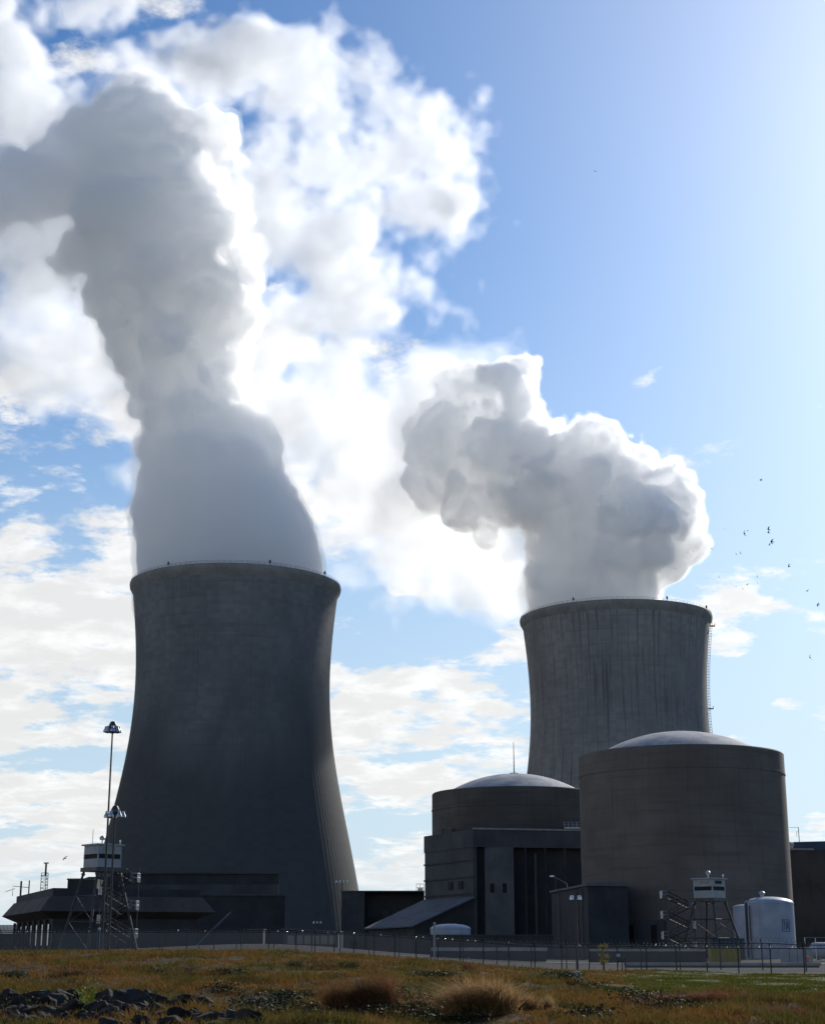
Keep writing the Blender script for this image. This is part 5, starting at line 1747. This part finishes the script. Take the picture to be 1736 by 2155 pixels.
wsp = [px_blob(b[0], b[1], b[2], b[3], 749, 0.8) for b in [(905, 850, 56, 5), (935, 925, 60, -8), (880, 900, 58, 10), (950, 1005, 62, -5), (870, 985, 58, 8), (985, 800, 46, 0), (925, 1075, 52, 5), (1000, 1120, 46, 10), (1130, 1220, 60, 10), (860, 1060, 50, 10), (840, 920, 50, 10), (1060, 1130, 60, 0), (1000, 760, 40, 5)]]
f2b = steam_field(wsp, 1.3, 52, 6.0, 40, 5.0, 24, 5, pad=26.0, billow=False, gain=0.74, k=0.2)
shells(r2, f2b, list(zip((3.0, -1.5, -6.0), drift[:3])), ['steam_wisp', 'steam_wisp', 'steam_wisp'])

DR = [(520, 130, 80), (600, 110, 70), (690, 130, 70), (770, 150, 80), (820, 200, 60), (600, 200, 90), (700, 230, 80), (480, 200, 60),
      (830, 310, 70), (900, 310, 70), (970, 310, 55), (1010, 370, 50), (950, 400, 80), (870, 400, 80), (980, 450, 40), (900, 480, 50),
      (880, 560, 32), (930, 560, 24), (960, 610, 24), (985, 635, 16),
      (600, 330, 90), (690, 330, 80), (620, 440, 90), (720, 470, 80), (780, 420, 70), (660, 540, 60), (700, 640, 80), (780, 640, 70), (830, 660, 42),
      (640, 680, 60), (820, 590, 42), (620, 760, 80), (700, 780, 70), (780, 740, 50), (650, 870, 80), (640, 960, 70), (700, 985, 55), (800, 960, 60),
      (830, 900, 70), (770, 1040, 85), (860, 1000, 95), (850, 1100, 95), (800, 1130, 60), (930, 1150, 85), (900, 1200, 65), (980, 1200, 70), (760, 900, 70), (720, 930, 70),
      (1040, 1240, 45), (1040, 1180, 60), (840, 1170, 40), (760, 830, 50),
      (330, 120, 65), (400, 85, 35), (280, 155, 60), (220, 205, 55), (170, 235, 50), (310, 210, 80), (400, 170, 60)]
DL = [(30, 40, 75), (60, 140, 85), (20, 220, 95), (100, 255, 70), (175, 20, 45), (235, 8, 38), (-40, 100, 80),
      (60, 480, 110), (60, 620, 105), (130, 700, 100), (180, 780, 85), (60, 740, 60), (240, 860, 55), (250, 960, 40), (200, 620, 80), (150, 430, 90), (-40, 540, 100)]
DR += [(560, 400, 60), (575, 500, 62), (560, 700, 60), (575, 820, 62), (595, 900, 62), (540, 320, 55), (520, 760, 40)]
DM = [(860, 830, 62), (800, 880, 78), (760, 950, 80), (830, 985, 78), (900, 960, 60), (750, 1050, 62), (870, 770, 36), (710, 870, 70), (890, 1080, 70), (830, 1120, 60),
      (950, 1130, 60), (1010, 1170, 55), (960, 1200, 45), (1050, 1200, 40), (700, 980, 50), (930, 1060, 70)]
DN = ['steam_film', 'steam_veil', 'steam_haze', 'steam_body']
DLV = list(zip((5.0, 2.2, -1.0, -5.0), drift))
f3 = steam_field([px_blob(b[0], b[1], b[2] * 0.90, 0, 1000, 0.7) for b in DR], 1.6, 5, 10.0, 60, 7.0, 32, 6, pad=32.0, billow=False, gain=0.76, k=0.18)
r3 = thing('drifting_steam', 'bright broken bank of drifting steam behind and between the two plumes', 'steam', tuple(at(700, 500, 1000)), 'steam from the cooling towers', 'stuff')
shells(r3, f3, DLV, DN)
f4 = steam_field([px_blob(b[0], b[1], b[2] * 0.90, 0, 1000, 0.7) for b in DL], 1.6, 8, 10.0, 60, 7.0, 32, 6, pad=32.0, billow=False, gain=0.76, k=0.18)
r4 = thing('drifting_steam', 'pale ragged steam bank at the far left behind the bent tall plume', 'steam', tuple(at(60, 500, 1000)), 'steam from the cooling towers', 'stuff')
shells(r4, f4, DLV, DN)
f5 = steam_field([px_blob(b[0], b[1], b[2] * 0.90, 0, 790, 0.7) for b in DM], 1.4, 31, 8.0, 50, 6.0, 28, 6, pad=30.0, billow=False, gain=0.74, k=0.2)
r5 = thing('drifting_steam', 'thinning white steam trailing off the left end of the right plume', 'steam', tuple(at(840, 950, 790)), 'steam from the cooling towers', 'stuff')
shells(r5, f5, DLV, DN)
